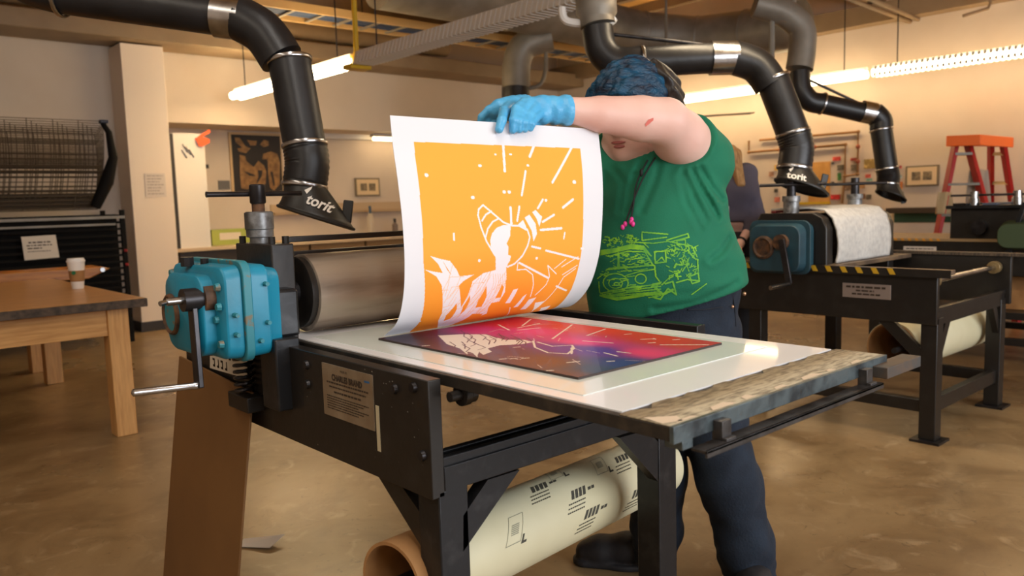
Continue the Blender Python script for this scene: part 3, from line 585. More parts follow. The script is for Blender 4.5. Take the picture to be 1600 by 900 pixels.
# ------------------------------------------------------------------ table on the left
tb = thing('work_table', 'oak work table with scarred edge and square legs at the left', 'table', (.3, 5.5, 0))
zt_ = .745
MB().box(-.75, 4.55, zt_-.045, 1.385, 6.62, zt_).build('table_top', top_m, tb, bevel=.004)
e = MB().box(-.75, 4.538, zt_-.047, 1.39, 4.552, zt_-.002); e.box(1.383, 4.538, zt_-.047, 1.394, 6.62, zt_-.002)
e.build('table_edge', edge_m, tb, bevel=.003)
for (x, y) in ((1.20, 4.585), (1.25, 6.42), (-.68, 4.585), (-.68, 6.42)): MB().box(x, y, 0, x+.105, y+.11, zt_-.045).build('leg', wood_v_m, tb, bevel=.004)
for (a, b, c_, d) in ((-.6, 4.60, 1.20, 4.635), (-.6, 6.47, 1.25, 6.50)): MB().box(a, b, zt_-.19, c_, d, zt_-.045).build('apron', wood_m, tb, bevel=.002)
MB().box(1.26, 4.69, zt_-.19, 1.29, 6.42, zt_-.045).build('apron', wood_m, tb, bevel=.002)
c0 = on(122, 451, 'z', zt_+.001)
cup = thing('paper_cup', 'white paper coffee cup with brown sleeve on the oak work table', 'cup', c0)
k = 1.16
MB().tube([c0, c0+[0, 0, .002], c0+[0, 0, .145*k]], [.028*k, .029*k, .043*k], 26).build('cup_wall', M('cup_white', (240, 236, 230), .5), cup)
MB().tube([c0+[0, 0, .04*k], c0+[0, 0, .041*k], c0+[0, 0, .098*k], c0+[0, 0, .099*k]], [.033*k, .0345*k, .0395*k, .038*k], 26).build('sleeve', kraft_m, cup)
MB().tube([c0+[0, 0, .143*k], c0+[0, 0, .144*k], c0+[0, 0, .152*k], c0+[0, 0, .154*k], c0+[0, 0, .164*k]], [.043*k, .0455*k, .0455*k, .042*k, .040*k], 26).build('lid', M('lid_white', (246, 244, 240), .35), cup)
vc = nrm([-c0[0]*1.0, -c0[1], 0]); vc = nrm(vc+np.array([-.35, .1, 0])); gc = c0+vc*.0405*k+np.array([0, 0, .088*k])
MB().cyl(gc, gc+vc*.0022, .0125, n=20).build('green_emblem', M('emblem_green', (30, 110, 70), .6), cup)
# low wooden bench beyond the table
bn = thing('workbench', 'honey coloured wooden bench with bolted angled end beyond the oak work table', 'bench', (1.0, 7.05, 0))
MB().prism([(-.4, 6.92, .79), (1.80, 6.92, .79), (1.86, 6.92, .77), (1.70, 6.92, .70), (-.4, 6.92, .70)], (0, .30, 0)).build('bench_top', M('honey_wood', (196, 130, 52), .4, rgb2=(168, 104, 40), scale=5, stretch=(1, 10, 10)), bn, bevel=.006)
MB().cyl((1.80, 6.92, .765), (1.80, 6.90, .765), .018, n=12).build('bolt', steel_m, bn)
for x in (-.3, 1.27): MB().box(x, 7.0, 0, x+.08, 7.14, .70).build('leg', wood_v_m, bn, bevel=.003)
# drying rack against the back wall
rk = thing('drying_rack', 'black wire print drying rack with raised mesh shelves against the left back wall', 'drying rack', (1.3, 8.3, 0))
rack_m = M('rack_black', (16, 14, 13), .8, spec=.2); mesh_m = M('rack_wire', (84, 72, 58), .6)
XR = 2.27
for (x, y) in ((XR, 7.98), (XR, 8.6), (.15, 7.98), (.15, 8.6)): MB().box(x, y, 0, x+.04, y+.04, 1.24).build('post', rack_m, rk, bevel=.002)
for i in range(16):
    z = .26+i*.061; b = MB(); b.box(.17, 7.99, z, XR, 8.01, z+.022)
    b.box(.17, 8.59, z, XR, 8.61, z+.014)
    for j in range(4): b.box(.17+j*.69, 8.0, z, .18+j*.69, 8.6, z+.012)
    b.build('shelf_frame', rack_m, rk)
MB().box(.17, 8.10, .22, XR, 8.12, 1.20).build('dark_fill', rack_m, rk)  # black sheet added inside the rack to darken the gaps between shelves
for c_ in ((XR+.012, 7.975, .86), (XR+.012, 7.975, .73)): MB().cyl(c_, (c_[0]+.02, c_[1]-.012, c_[2]), .014, n=10).build('spring_knob', M('red_knob', (150, 40, 44), .5), rk)
# raised shelves: a fan of mesh panels swung up and back
def up_shelf(k):
    z0 = 1.25+.012*k; y0_ = 8.0+.02*k; lean = .04+.05*k; H = .80-.035*k
    b = MB(); p = lambda u, t: np.array([.16+2.04*u-(.07*(1-t)**2), y0_+lean*t+.28*(1-t)**2*.6, z0+H*t])
    off = (k*.37) % 1*.09
    for i in range(11): b.tube([p(min(1, i/10+off), t/5) for t in range(6)], .0042, 5)
    for i in range(18): b.tube([p(0, (i/17)**1.3), p(1, (i/17)**1.3)], .0034, 5)
    o = b.build('mesh_shelf', mesh_m if k < 4 else rack_m, rk); o['kind'] = 'stuff'
for k in range(7): up_shelf(k*.7)
MB().tube([(2.20, 8.05, 2.04), (2.24, 8.02, 1.95), (2.26, 8.02, 1.72), (2.20, 8.06, 1.50), (2.10, 8.12, 1.27)], [.022, .028, .04, .06, .045], 10).build('spring_arm', rack_m, rk)
MB().box(2.17, 8.0, 2.03, 2.24, 8.06, 2.06).build('end_cap', M('navy_cap', (24, 28, 50), .5), rk, bevel=.004)
b = MB().box(.9, 7.96, 1.10, 2.22, 7.985, 1.118); b.box(.2, 7.95, 1.16, 2.3, 7.98, 1.185)
b.build('front_bar', galv_m, rk)
sg0 = thing('paper_sign', 'white notice with small print hung on the front of the drying rack', 'sign', (1.59, 7.96, .83))
MB().prism([(1.455, 7.972, 1.03), (1.72, 7.972, 1.035), (1.735, 7.972, .835), (1.465, 7.972, .825)], (0, .003, 0)).build('sheet', M('notice_white', (214, 206, 194), .7), sg0)
lines('small_print', [(.05, .22, -.06, .012), (.035, .23, -.085, .010), (.04, .15, -.11, .010), (.04, .22, -.135, .006)], ink_m, sg0, (1.455, 7.9715, 1.03), (1, 0, 0), (0, 0, 1))
sg1 = thing('paper_sign', 'faint printed notice taped to the front of the pale square column', 'sign', (2.77, 8.515, 1.35))
MB().box(2.68, 8.514, 1.36, 2.88, 8.519, 1.60).build('sheet', M('notice_pale', (214, 202, 192), .7), sg1)
lines('small_print', [(.02, .18-.02*(i % 3), -.03-.03*i, .010) for i in range(7)], M('pale_print', (168, 154, 146), .7), sg1, (2.68, 8.513, 1.60), (1, 0, 0), (0, 0, 1))
# ------------------------------------------------------------------ counter area at the back
q = lambda x, y, Y=9.4: on(x, y, 'y', Y)
def wallbox(name, x0_, y0_, x1_, y1_, mat, label, cat, Y=9.4, th=.02, group=None, build=None):
    a, b = q(x0_, y1_, Y), q(x1_, y0_, Y)
    return solo(MB().box(a[0], Y, a[2], b[0], Y+th, b[2]), name, mat, label, cat, group, bevel=.001)
# tall white board beside the column
wb = thing('notice_board', 'narrow white panel with dark edge standing beside the column', 'board', (3.2, 8.80, .811))
a, b = q(280, 392, 8.78), q(318, 209, 8.78)
MB().box(a[0]+.02, 8.78, .811, b[0], 8.80, b[2]).build('panel', white_m, wb)
MB().box(a[0]-.01, 8.775, .811, a[0]+.02, 8.80, b[2]-.01).build('dark_edge', base_m, wb)
mb = MB()
for i, (px, py) in enumerate(((285, 225), (290, 229), (295, 233), (284, 234))): mb.bar(q(px, py, 8.778), q(px+8, py+13, 8.778), .004, .018, (0, 1, 0))
o = mb.build('ink_marks', ink_m, wb); o['kind'] = 'stuff'
fh = MB(); P_ = lambda pts: [q(x, y, 8.755) for x, y in pts]
fh.prism(P_([(306, 216), (313, 211), (327, 202), (329, 207), (317, 214), (327, 217), (328, 223), (316, 229), (311, 228)]), (0, .018, 0))
solo(fh, 'pointing_hand', neon_m, 'neon orange cut-out hand pointing right, on top of the narrow white panel', 'cut-out')
# dark picture of a horned beast, reworked as plain tan patches on black
gp = thing('framed_print', 'dark woodcut print with tan animal shapes in thin pale frame on back wall', 'picture', (q(400, 300)[0], 9.47, q(400, 300)[2]))
a, b = q(363, 300, 9.47), q(439, 209, 9.47)
MB().box(a[0], 9.472, a[2], b[0], 9.49, b[2]).build('frame', M('pale_frame', (196, 166, 124), .5), gp, bevel=.002)
MB().box(a[0]+.03, 9.464, a[2]+.0, b[0]-.02, 9.474, b[2]-.03).build('black_ground', M('print_black', (32, 26, 24), .6), gp)
tan_m = M('tan_ink', (150, 112, 66), .6, rgb2=(112, 80, 46), scale=18)
zz = lambda pts: [q(355+x/8.18, 200+y/8.18, 9.460) for x, y in pts]
for pts in ([(95, 120), (160, 125), (230, 230), (300, 260), (240, 320), (150, 300), (130, 260), (190, 250), (110, 180)],
            [(250, 150), (300, 160), (380, 165), (370, 220), (300, 225)], [(420, 210), (470, 150), (530, 170), (530, 225), (470, 245)],
            [(160, 340), (230, 360), (250, 430), (340, 500), (400, 420), (470, 480), (500, 560), (490, 720), (330, 760), (260, 785), (180, 770), (165, 600)],
            [(460, 330), (560, 300), (640, 330), (675, 440), (670, 720), (600, 800), (550, 760), (525, 600), (520, 420), (450, 400)]):
    MB().prism(zz(pts), (0, .004, 0)).build('tan_shape', tan_m, gp)
for pts in ([(230, 330), (400, 240), (450, 300), (380, 440), (330, 400), (240, 420)], [(215, 550), (330, 590), (370, 615), (280, 610)], [(390, 540), (450, 540), (440, 620), (370, 720), (400, 620)], [(550, 560), (580, 560), (610, 730), (590, 740)], [(450, 400), (510, 400), (500, 480)]):
    MB().prism([p-np.array([0, .003, 0]) for p in zz(pts)], (0, .003, 0)).build('dark_shape', M('print_black', (32, 26, 24), .6), gp)
wallbox('postcard', 342, 282, 359, 296, M('grey_card', (104, 100, 98), .6), 'small grey card pinned to the back wall left of the dark woodcut', 'card', 9.485, .012)
wallbox('wall_switch', 318, 257, 326, 263, base_m, 'tiny black switch on the back wall above the tommy bar of the front press', 'switch', 9.47, .028)
def two_print_frame(X0, X1, Y, Z0, Z1, label, axis='y'):
    t = thing('framed_pictures', label, 'picture', ((X0+X1)/2, Y, Z0) if axis == 'y' else (Y, (X0+X1)/2, Z0), 'frames holding two small prints')
    def bx(a, b, c, d, y0_, y1_): return MB().box(a, y0_, c, b, y1_, d) if axis == 'y' else MB().box(y0_, a, c, y1_, b, d)
    W_, H_ = X1-X0, Z1-Z0; fm = M('frame_grey', (122, 108, 88), .5); s_ = -1
    bx(X0, X1, Z0, Z1, Y, Y+.025).build('frame', fm, t, bevel=.002)
    bx(X0+.06*W_, X1-.06*W_, Z0+.08*H_, Z1-.08*H_, Y-.004, Y).build('mat_board', M('mat_cream', (222, 196, 156), .7), t)
    for k in (0, 1):
        m_ = X0+W_*(.2+.34*k); bx(m_, m_+.26*W_, Z0+.3*H_, Z0+.7*H_, Y-.007, Y-.004).build('small_print', M('print_grey', (96, 84, 68), .7, rgb2=(150, 132, 104), scale=30), t)
    return t
a, b = q(556, 307, 9.47), q(593, 278, 9.47); two_print_frame(a[0], b[0], 9.47, a[2], b[2], 'grey frame with two tiny prints on the back wall near the extraction hood')
a, b = q(500, 216, 9.40), q(612, 206, 9.40)
solo(MB().box(a[0], 9.40, a[2], b[0]+.3, 9.48, b[2]), 'wall_lamp_rail', lampwhite_m, 'long pale strip rail fixed under the bulkhead of the back wall', 'rail', bevel=.004)
ct = thing('counter', 'long pale counter with dark drawers along the back wall', 'counter', (4.6, 9.1, 0))
MB().box(3.02, 8.72, .775, 6.9, 9.48, .81).build('worktop', M('worktop_pale', (200, 178, 148), .4), ct, bevel=.003)
for i in range(5): 
    d = MB().box(3.06+i*.77, 8.76, .06, 3.80+i*.77, 9.45, .775).build('cabinet', M('cabinet_brown', (128, 98, 62), .5) if i else M('cabinet_dark', (46, 38, 34), .5), ct, bevel=.003)
    MB().box(3.30+i*.77, 8.74, .66, 3.56+i*.77, 8.76, .675).build('handle', iron_m, d)
a = q(288, 300, 9.3)
def bottle(label, px, py, h, r, mat, capm, Y=9.15, group='bottles on the back counter', cat='bottle'):
    c = on(px, py, 'y', Y); t = thing('bottle', label, cat, (c[0], Y, .8105), group); z = .8105; p = lambda d: (c[0], Y, z+d)
    MB().tube([p(0), p(.004), p(h*.62), p(h*.74), p(h*.76)], [r*.94, r, r, r*.42, r*.4], 18).build('bottle_body', mat, t)
    MB().tube([p(h*.755), p(h*.94), p(h), p(h*1.001)], [r*.5, r*.5, r*.4, .001], 14).build('cap', capm, t); return t
brown_m = M('brown_glass', (58, 46, 40), .25); clear_m = M('milky_plastic', (206, 190, 166), .3); wcap = M('cap_white', (214, 204, 190), .4); bcap = M('cap_blue', (60, 84, 104), .4)
bottle('squat dark brown bottle on the counter beside the narrow white panel', 313, 388, .24, .055, brown_m, base_m)
bottle('small clear bottle with pale cap behind the dark brown bottle', 297, 385, .29, .028, clear_m, wcap, 9.3)
bottle('clear spray bottle with white top just right of the dark brown bottle', 322, 385, .30, .026, clear_m, base_m, 9.3)
bottle('milky squeeze bottle with blue grey cap standing near the lifted print', 580, 370, .40, .042, clear_m, bcap, 9.2)
bottle('short grey bottle at the right end of the counter by the lifted print', 618, 370, .22, .04, M('grey_bottle', (118, 104, 96), .4), base_m, 9.2)
c = on(358, 386, 'y', 9.15)
bx = thing('glove_box', 'lime green cardboard glove box with pale label on the back counter', 'box', (c[0], 9.15, .8105))
MB().box(c[0]-.22, 9.08, .8105, c[0]+.24, 9.24, .99).build('carton', M('lime_card', (168, 178, 84), .6), bx, bevel=.002)
MB().box(c[0]-.13, 9.078, .87, c[0]+.12, 9.081, .95).build('label', M('card_pale', (220, 208, 190), .6), bx)
# ink tubes and tools along the worktop
cols = [((120, 34, 44), 'dark red'), ((40, 36, 36), 'black'), ((214, 190, 150), 'cream'), ((176, 60, 60), 'brick red'), ((60, 52, 48), 'charcoal'), ((196, 150, 90), 'tan'), ((110, 140, 60), 'olive green'), ((90, 40, 60), 'plum'), ((52, 60, 84), 'navy blue'), ((150, 30, 50), 'crimson')]
for i, (c_, nm) in enumerate(cols):
    px = 472+15.5*i; p = on(px, 381-(i % 2)*3, 'y', 9.0+.05*(i % 2)); X = p[0]; Y = 9.0+.05*(i % 2)
    t = thing('ink_tube', '%s ink tube lying in the row along the counter edge' % nm, 'ink tube', (X, Y, .8105), 'ink tubes on the counter')
    MB().tube([(X-.07, Y, .835), (X-.05, Y, .835), (X+.03, Y, .832), (X+.06, Y, .826)], [.018, .022, .022, .008], 10, flat=.9).build('tube_body', M('tube_'+nm.replace(' ', '_'), c_, .45), t)
    MB().cyl((X-.095, Y, .835), (X-.07, Y, .835), .012, n=10).build('cap', base_m, t)
sh = thing('wall_shelf', 'pale shelf ledge on the back wall above the counter tools', 'shelf', (5.2, 9.4, 1.1))
a, b = q(430, 350, 9.38), q(626, 346, 9.38)
MB().box(a[0], 9.36, 1.13, b[0]+.2, 9.5, 1.16).build('board', M('shelf_tan', (176, 150, 116), .5), sh); MB().box(a[0], 9.46, 1.16, b[0]+.2, 9.5, 1.26).build('backsplash', M('splash', (190, 164, 132), .4), sh)
# ------------------------------------------------------------------ lamps
def lamp_row(X, z, segs, label0, labels, ribs):
    for i, (ya, yb, lit) in enumerate(segs):
        t = thing('lamp_fixture', labels[i], 'lamp', (X, (ya+yb)/2, z-.02), 'fluorescent lamp fixtures')
        if lit:
            MB().box(X-.022, ya, z+.075, X+.022, yb, z+.115).build('housing', lampwhite_m, t)
            tm = tube2_m if X < 5 else tube_m; MB().tube([(X-.045, ya+.02, z+.04), (X-.045, yb-.02, z+.04)], .040, 12).build('tube', tm, t)
            MB().tube([(X+.045, ya+.02, z+.04), (X+.045, yb-.02, z+.04)], .040, 12).build('tube', tm, t)
        else:
            MB().prism([(X-.085, ya, z), (X+.085, ya, z), (X+.05, ya, z+.11), (X-.05, ya, z+.11)], (0, yb-ya, 0)).build('housing', lampwhite_m, t)
        if ribs[i]:
            n = int((yb-ya)/.052); b = MB()
            for k in range(n):
                y = ya+.02+k*(yb-ya-.04)/n
                for s_ in (-1, 1):
                    b.hexa([(X+s_*.084, y, z+.0), (X+s_*.094, y, z+.0), (X+s_*.094, y+.026, z+.0), (X+s_*.084, y+.026, z+.0), (X+s_*.052, y, z+.105), (X+s_*.062, y, z+.105), (X+s_*.062, y+.026, z+.105), (X+s_*.052, y+.026, z+.105)])
                b.box(X-.085, y, z-.006, X+.085, y+.012, z+.004)
            o = b.build('louvre', lampwhite_m, t); o['kind'] = 'stuff'
        for yy in (ya+.25, yb-.25): MB().cyl((X, yy, z+.11), (X, yy, 3.63), .006, n=8).build('hanger', iron_m, t)
lamp_row(3.70, 2.39, [(6.12, 8.55, True), (2.7, 5.98, False)], '', ['lit bare fluorescent tube lamp hanging near the back wall', 'unlit white ribbed lamp fixture running toward the yellow bracket'], [False, True])
lamp_row(8.62, 2.40, [(3.92, 7.6, True), (-.2, 3.86, True)], '', ['lit fluorescent lamp behind the extraction arms by the right wall', 'lit fluorescent lamp nearest the upper right corner of the photo'], [False, True])
yb = thing('hanger_bracket', 'yellow drop rod and bracket joining the lit and ribbed lamps', 'bracket', (3.70, 6.05, 2.36))
MB().cyl((3.70, 6.05, 2.45), (3.70, 6.05, 3.63), .022, n=10).build('rod', yellow_m, yb)
MB().box(3.60, 5.98, 2.36, 3.80, 6.12, 2.40).prism([(3.66, 6.0, 2.40), (3.74, 6.0, 2.40), (3.70, 6.0, 2.52)], (0, .1, 0)).build('bracket_plate', yellow_m, yb, bevel=.004)
# cable tray
tr = thing('cable_tray', 'steel cable tray with blue cables running under the roof deck', 'cable tray', (4.0, 7.0, 2.9))
for y in (6.72, 7.12): MB().box(1.0, y, 2.955, 8.0, y+.02, 3.03).build('side_rail', M('tray_tan', (196, 158, 100), .5), tr)
for i in range(24): MB().box(1.1+i*.3, 6.74, 2.96, 1.13+i*.3, 7.12, 2.975).build('rung', galv_m, tr)
for k in range(4): MB().tube([(1.0+i*.7, 6.82+.07*k+.02*math.sin(i*2.1+k), 2.988) for i in range(11)], .012, 6).build('cable', M('cable_blue', (60, 78, 110), .5), tr)
for x in (1.6, 4.2, 6.8): MB().cyl((x, 6.73, 3.0), (x, 6.73, 3.63), .006, n=6).build('hanger', iron_m, tr)
# ducts
def duct(name, pts, r, mat, label, rings=True, n=28, root=None, cat='duct'):
    t = root or thing(name, label, cat, pts[0]); sp = [np.asarray(p, float) for p in pts]
    MB().tube(sp, r, n).build('duct_pipe', mat, t)
    if rings:
        for i in range(1, len(sp)-1): MB().ring(sp[i], sp[i+1]-sp[i-1], r, .012, 28, 6).build('joint_ring', mat, t)
    return t
d0 = duct('air_duct', [(4.05, 6.2, 3.2), (5.6, 6.2, 3.2), (6.9, 6.2, 3.15), (7.5, 6.05, 3.08), (7.95, 5.6, 3.0), (8.05, 5.0, 2.97), (8.05, 4.35, 2.97)], .26, galv_m, 'large grey round air duct crossing under the roof deck')
ul = thing('bulkhead_lamp', 'small lit lamp tucked under the bulkhead behind the lifted print', 'lamp', (6.2, 9.2, 2.1))
MB().box(5.8, 9.15, 2.115, 6.7, 9.25, 2.155).build('housing', lampwhite_m, ul); MB().tube([(5.82, 9.2, 2.09), (6.68, 9.2, 2.09)], .022, 12).build('tube', tube_m, ul)
d1 = duct('air_duct', [(-2.5, 8.45, 3.22), (0, 8.45, 3.22), (2.4, 8.45, 3.22), (6.5, 8.45, 3.22)], .12, beam_m, 'slim painted pipe duct along the top of the back wall')
# ------------------------------------------------------------------ fume extraction arms
def arm(label, D, r, horiz, elbow, lower, hose, mouth, mhalf, tip, handle, collar, top, word=None, rod=None):
    P = lambda q_, d=0: at(q_[0], q_[1], D+d)
    px = D/1250.5
    root = thing('extraction_arm', label, 'extraction arm', P(hose[-1]), 'black fume extraction arms')
    if top: MB().tube([P(q_) for q_ in smooth_path([np.array(t_, float) for t_ in top], 6)], r*.98, 22).build('upper_hose', hose_m, root)
    MB().tube([P(q_) for q_ in horiz], r*.93, 24).build('horizontal_tube', hose_m, root)
    c0_, c1_ = P(collar[0]), P(collar[1])
    MB().tube([c0_, c1_], r*1.05, 24).build('metal_collar', steel_m, root)
    MB().tube([P(q_) for q_ in smooth_path([np.array(t_, float) for t_ in elbow], 6)], r*1.05, 24).build('elbow_hose', hose_m, root)
    MB().tube([P(q_) for q_ in lower], r, 24).build('lower_tube', hose_m, root)
    hp = [P(q_) for q_ in smooth_path([np.array(t_, float) for t_ in hose], 10)]
    MB().tube(hp, [r*(1.02+.035*(i % 2)) for i in range(len(hp))], 24).build('flex_hose', hose_m, root)
    for a_, b_ in ((lower[0], lower[1]), (hose[0], hose[1]), (hose[-1], hose[-2]), (horiz[0], horiz[1])):
        A = P(a_); MB().ring(A, P(b_)-A, r*1.03, r*.07, 28, 8).build('clamp_ring', steel_m, root)
    # hood: round neck opening into a slanted mouth
    ax = nrm(mhalf[0]*_r-mhalf[1]*_u); R1 = math.hypot(*mhalf)*px; mc = P(mouth); nc = P(hose[-1]); rings = []; n = 32
    nx, ny = _r, _fw
    for k in range(9):
        t = k/8; e = t**1.35
        c = nc*(1-t)+mc*t; ra = r*.95*(1-e)+R1*e; rb = r*.95*(1-e)+R1*.86*e
        a_ = nrm(nx*(1-e)+ax*e); rings.append([c+a_*ra*math.cos(2*math.pi*j/n)+ny*rb*math.sin(2*math.pi*j/n) for j in range(n)])
    mb = MB(); v = [p for g_ in rings for p in g_]; f = []
    for i in range(8):
        for j in range(n): f.append((i*n+j, (i+1)*n+j, (i+1)*n+(j+1) % n, i*n+(j+1) % n))
    mb.add(v, f); hood = mb.build('hood', hood_m, root, solid=.004)
    lip = rings[-1]+[rings[-1][0]]; MB().tube(lip, .006, 6, caps=False).build('hood_rim', hood_m, hood)
    h0, h1 = P(handle[0]), P(handle[1]); MB().bar(h0, h1, .035, .012, ny).build('hood_handle', hood_m, hood, bevel=.004)
    if word:
        bv = BVHTree.FromPolygons([Vector(p) for p in v], [tuple(q_) for q_ in f])
        o_ = P(word[0], -.09); d_ = P(word[1], -.09)-o_; yd = nrm(np.cross(-_fw, d_)); yd = yd if yd[2] > 0 else -yd
        text('lettering', 'torit', word[2]*px*1.35, M('hood_white', (236, 232, 226), .6), hood, o_, d_, yd, off=.0075, bold=.0012, bvh=bv, sx=.92)
        w0 = P(word[3], -.3); w1 = P((word[3][0]+word[2]*.55, word[3][1]+word[2]*.1), -.3); u_ = yd*word[2]*px*.35
        pts = [w0-u_*.2, w0*.4+w1*.6-u_, w1+u_*.3, w1+u_, w0*.5+w1*.5+u_*.4]; pv = []
        for p in pts:
            h = bv.ray_cast(Vector(p), Vector(nrm(p-EYE))); pv.append(np.array(h[0])-_fw*.007 if h[0] is not None else p)
        MB().add(pv, [(0, 1, 2, 3, 4)]).build('swoosh_mark', M('hood_white', (236, 232, 226), .6), hood)
    if rod: MB().cyl(P(rod[0]), P(rod[1]), .010, n=10).build('support_rod', iron_m, root)
    return root
a1 = arm('nearest extraction arm, its hood lettered torit hanging behind the front press', 2.8, .0735,
    [(98, -9), (345, 25)], [(372, 28), (412, 52), (440, 92)], [(452, 95), (476, 226)], [(476, 226), (480, 256), (476, 290)],
    (494, 340), (58, 18), None, [(545, 313), (541, 348)], [(338, 24), (380, 29)], [(-40, -120), (20, -40), (98, -9)], ((478, 317), (520, 334), 17, (477, 296)))
a2 = arm('middle extraction arm, its torit hood hanging over the second press', 4.3, .086,
    [(1003, 97), (1112, 91)], [(1146, 90), (1182, 103), (1204, 132)], [(1207, 124), (1239, 208)], [(1239, 208), (1245, 232), (1241, 263)],
    (1252, 293), (40, 14), None, [(1290, 272), (1285, 294)], [(1110, 91), (1150, 90)], [(933, 44), (940, 78), (963, 97), (1003, 97)], ((1230, 277), (1264, 287), 11.5, (1232, 264)), ((925, 50), (1118, 72)))
a3 = arm('farthest extraction arm with grey capped hood near the red ladder', 6.0, .078,
    [(1285, 162), (1352, 177)], [(1364, 176), (1376, 188), (1377, 202)], [(1377, 203), (1386, 264)], [(1386, 264), (1388, 276), (1387, 288)],
    (1392, 306), (22, 9), None, [(1408, 300), (1412, 318)], [(1346, 174), (1366, 178)], [(1249, 112), (1252, 140), (1266, 158), (1285, 162)], None, ((1258, 122), (1352, 166)))
# their drops from the ducts
def drop(label, D, pts, r, loops):
    t = thing('duct_drop', label, 'duct', at(*pts[0], D)); P = lambda q_: at(q_[0], q_[1], D)
    MB().tube([P(q_) for q_ in smooth_path([np.array(t_, float) for t_ in pts], 5)], r, 22).build('drop_pipe', galv_m, t)
    for lp in loops: MB().tube([P(q_) for q_ in smooth_path([np.array(t_, float) for t_ in lp], 6)], .022, 8).build('support_bracket', lampwhite_m if D < 5 else galv_m, t)
    return t
drop('grey duct drop with pale bracket loops feeding the middle extraction arm', 4.3, [(934, 40), (932, 22), (930, -40)], [.095]*5+[.11]*5+[.12], [[(878, 12), (882, 30), (902, 36), (948, 36), (960, 28)], [(914, -6), (922, 18), (940, 28), (958, 26)]])
drop('grey bent duct feeding the farthest extraction arm', 6.0, [(1249, 108), (1253, 80), (1252, 45), (1225, 20), (1180, 6)], .10, [[(1240, -8), (1240, 60), (1243, 98), (1262, 102)], [(1206, -8), (1206, 90)]])
t = drop('dull grey duct drop with hanger loop behind the gloved hands', 8.5, [(806, 138), (808, 95), (822, 70), (860, 58)], .15, [[(826, 138), (844, 132), (852, 110), (853, 72)], [(832, 80), (826, 110), (826, 138)]])
MB().tube([at(806, 138, 8.5), at(806, 160, 8.5), at(812, 182, 8.5)], .15, 20).build('black_hose', hose_m, t)
# ------------------------------------------------------------------ second press
P2 = thing('etching_press', 'black etching press with grey teal gearbox and white felt over its roller, behind the person', 'press', (4.42, 1.95, 0), 'etching presses')
g2 = lambda mb, name, mat, parent=P2, **k: mb.build(name, mat, parent, **k)
sp2 = g2(MB().box(3.925, 1.44, .57, 3.955, 2.62, .81), 'side_plate', black_m, bevel=.003)
g2(MB().box(4.885, 1.42, .57, 4.915, 2.62, .83), 'side_plate', black_m, bevel=.003)
g2(MB().box(4.875, 1.33, .83, 4.935, 2.6, .848), 'far_rail', M('rail_rust', (92, 78, 64), .5, rgb2=(40, 36, 34), scale=40, stretch=(1, 6, 1)), bevel=.002)
for (x, y) in ((3.94, 1.44), (4.82, 1.44), (3.94, 2.36), (4.82, 2.36)):
    l = g2(MB().box(x, y, .012, x+.075, y+.075, .60), 'leg', black_m, bevel=.003); g2(MB().box(x-.03, y-.03, 0, x+.105, y+.105, .012), 'foot_plate', iron_m, l)
for y in (1.445, 2.365):
    g2(MB().box(3.955, y, .565, 4.885, y+.06, .635).box(3.955, y-.004, .63, 4.885, y+.02, .648), 'cross_beam', black_m, bevel=.002)
    g2(MB().box(4.0, y+.01, .14, 4.83, y+.05, .21), 'low_rail', black_m, bevel=.003)
for x in (3.95, 4.83): g2(MB().box(x, 1.5, .14, x+.05, 2.38, .20), 'low_rail', black_m, bevel=.003)
g2(MB().prism([(3.94, 1.72, .57), (3.94, 1.64, .57), (3.94, 1.51, .45), (3.94, 1.51, .37)], (.03, 0, 0)), 'brace', black_m)
g2(MB().prism([(4.13, 1.45, .57), (4.07, 1.45, .57), (4.01, 1.45, .47), (4.01, 1.45, .38)], (0, .03, 0)), 'brace', black_m)
g2(MB().prism([(4.72, 1.45, .57), (4.78, 1.45, .57), (4.83, 1.45, .47), (4.83, 1.45, .40)], (0, .03, 0)), 'brace', black_m)
np2 = g2(MB().box(3.921, 1.65, .676, 3.925, 1.89, .748), 'name_plate', M('plate_grey', (150, 136, 128), .45, metal=.2), bevel=.001)
lines('small_print', [(.02, .22, -.022, .010), (.07, .16, -.039, .008), (.05, .19, -.056, .008)], ink_m, np2, (3.9205, 1.89, .748), (0, -1, 0), (0, 0, 1))
b2 = g2(MB().box(3.905, 1.375, .81, 3.958, 2.0, .832), 'near_rail', M('bed2', (120, 100, 78), .45, rgb2=(84, 70, 58), scale=9), bevel=.002)
g2(MB().box(3.97, 1.93, .812, 4.86, 3.05, .834), 'press_bed', M('bed2', (120, 100, 78), .45, rgb2=(84, 70, 58), scale=9), bevel=.002)
g2(MB().box(3.900, 1.375, .795, 3.905, 2.75, .833), 'black_edge', black_m, b2)
haz = M('hazard_yellow', (196, 156, 36), .5)
for i in range(14):
    y = 1.62+i*.078; g2(MB().prism([(3.8975, y, .803), (3.8975, y+.026, .803), (3.8975, y+.042, .832), (3.8975, y+.016, .832)], (.002, 0, 0)), 'hazard_stripe', haz, b2)
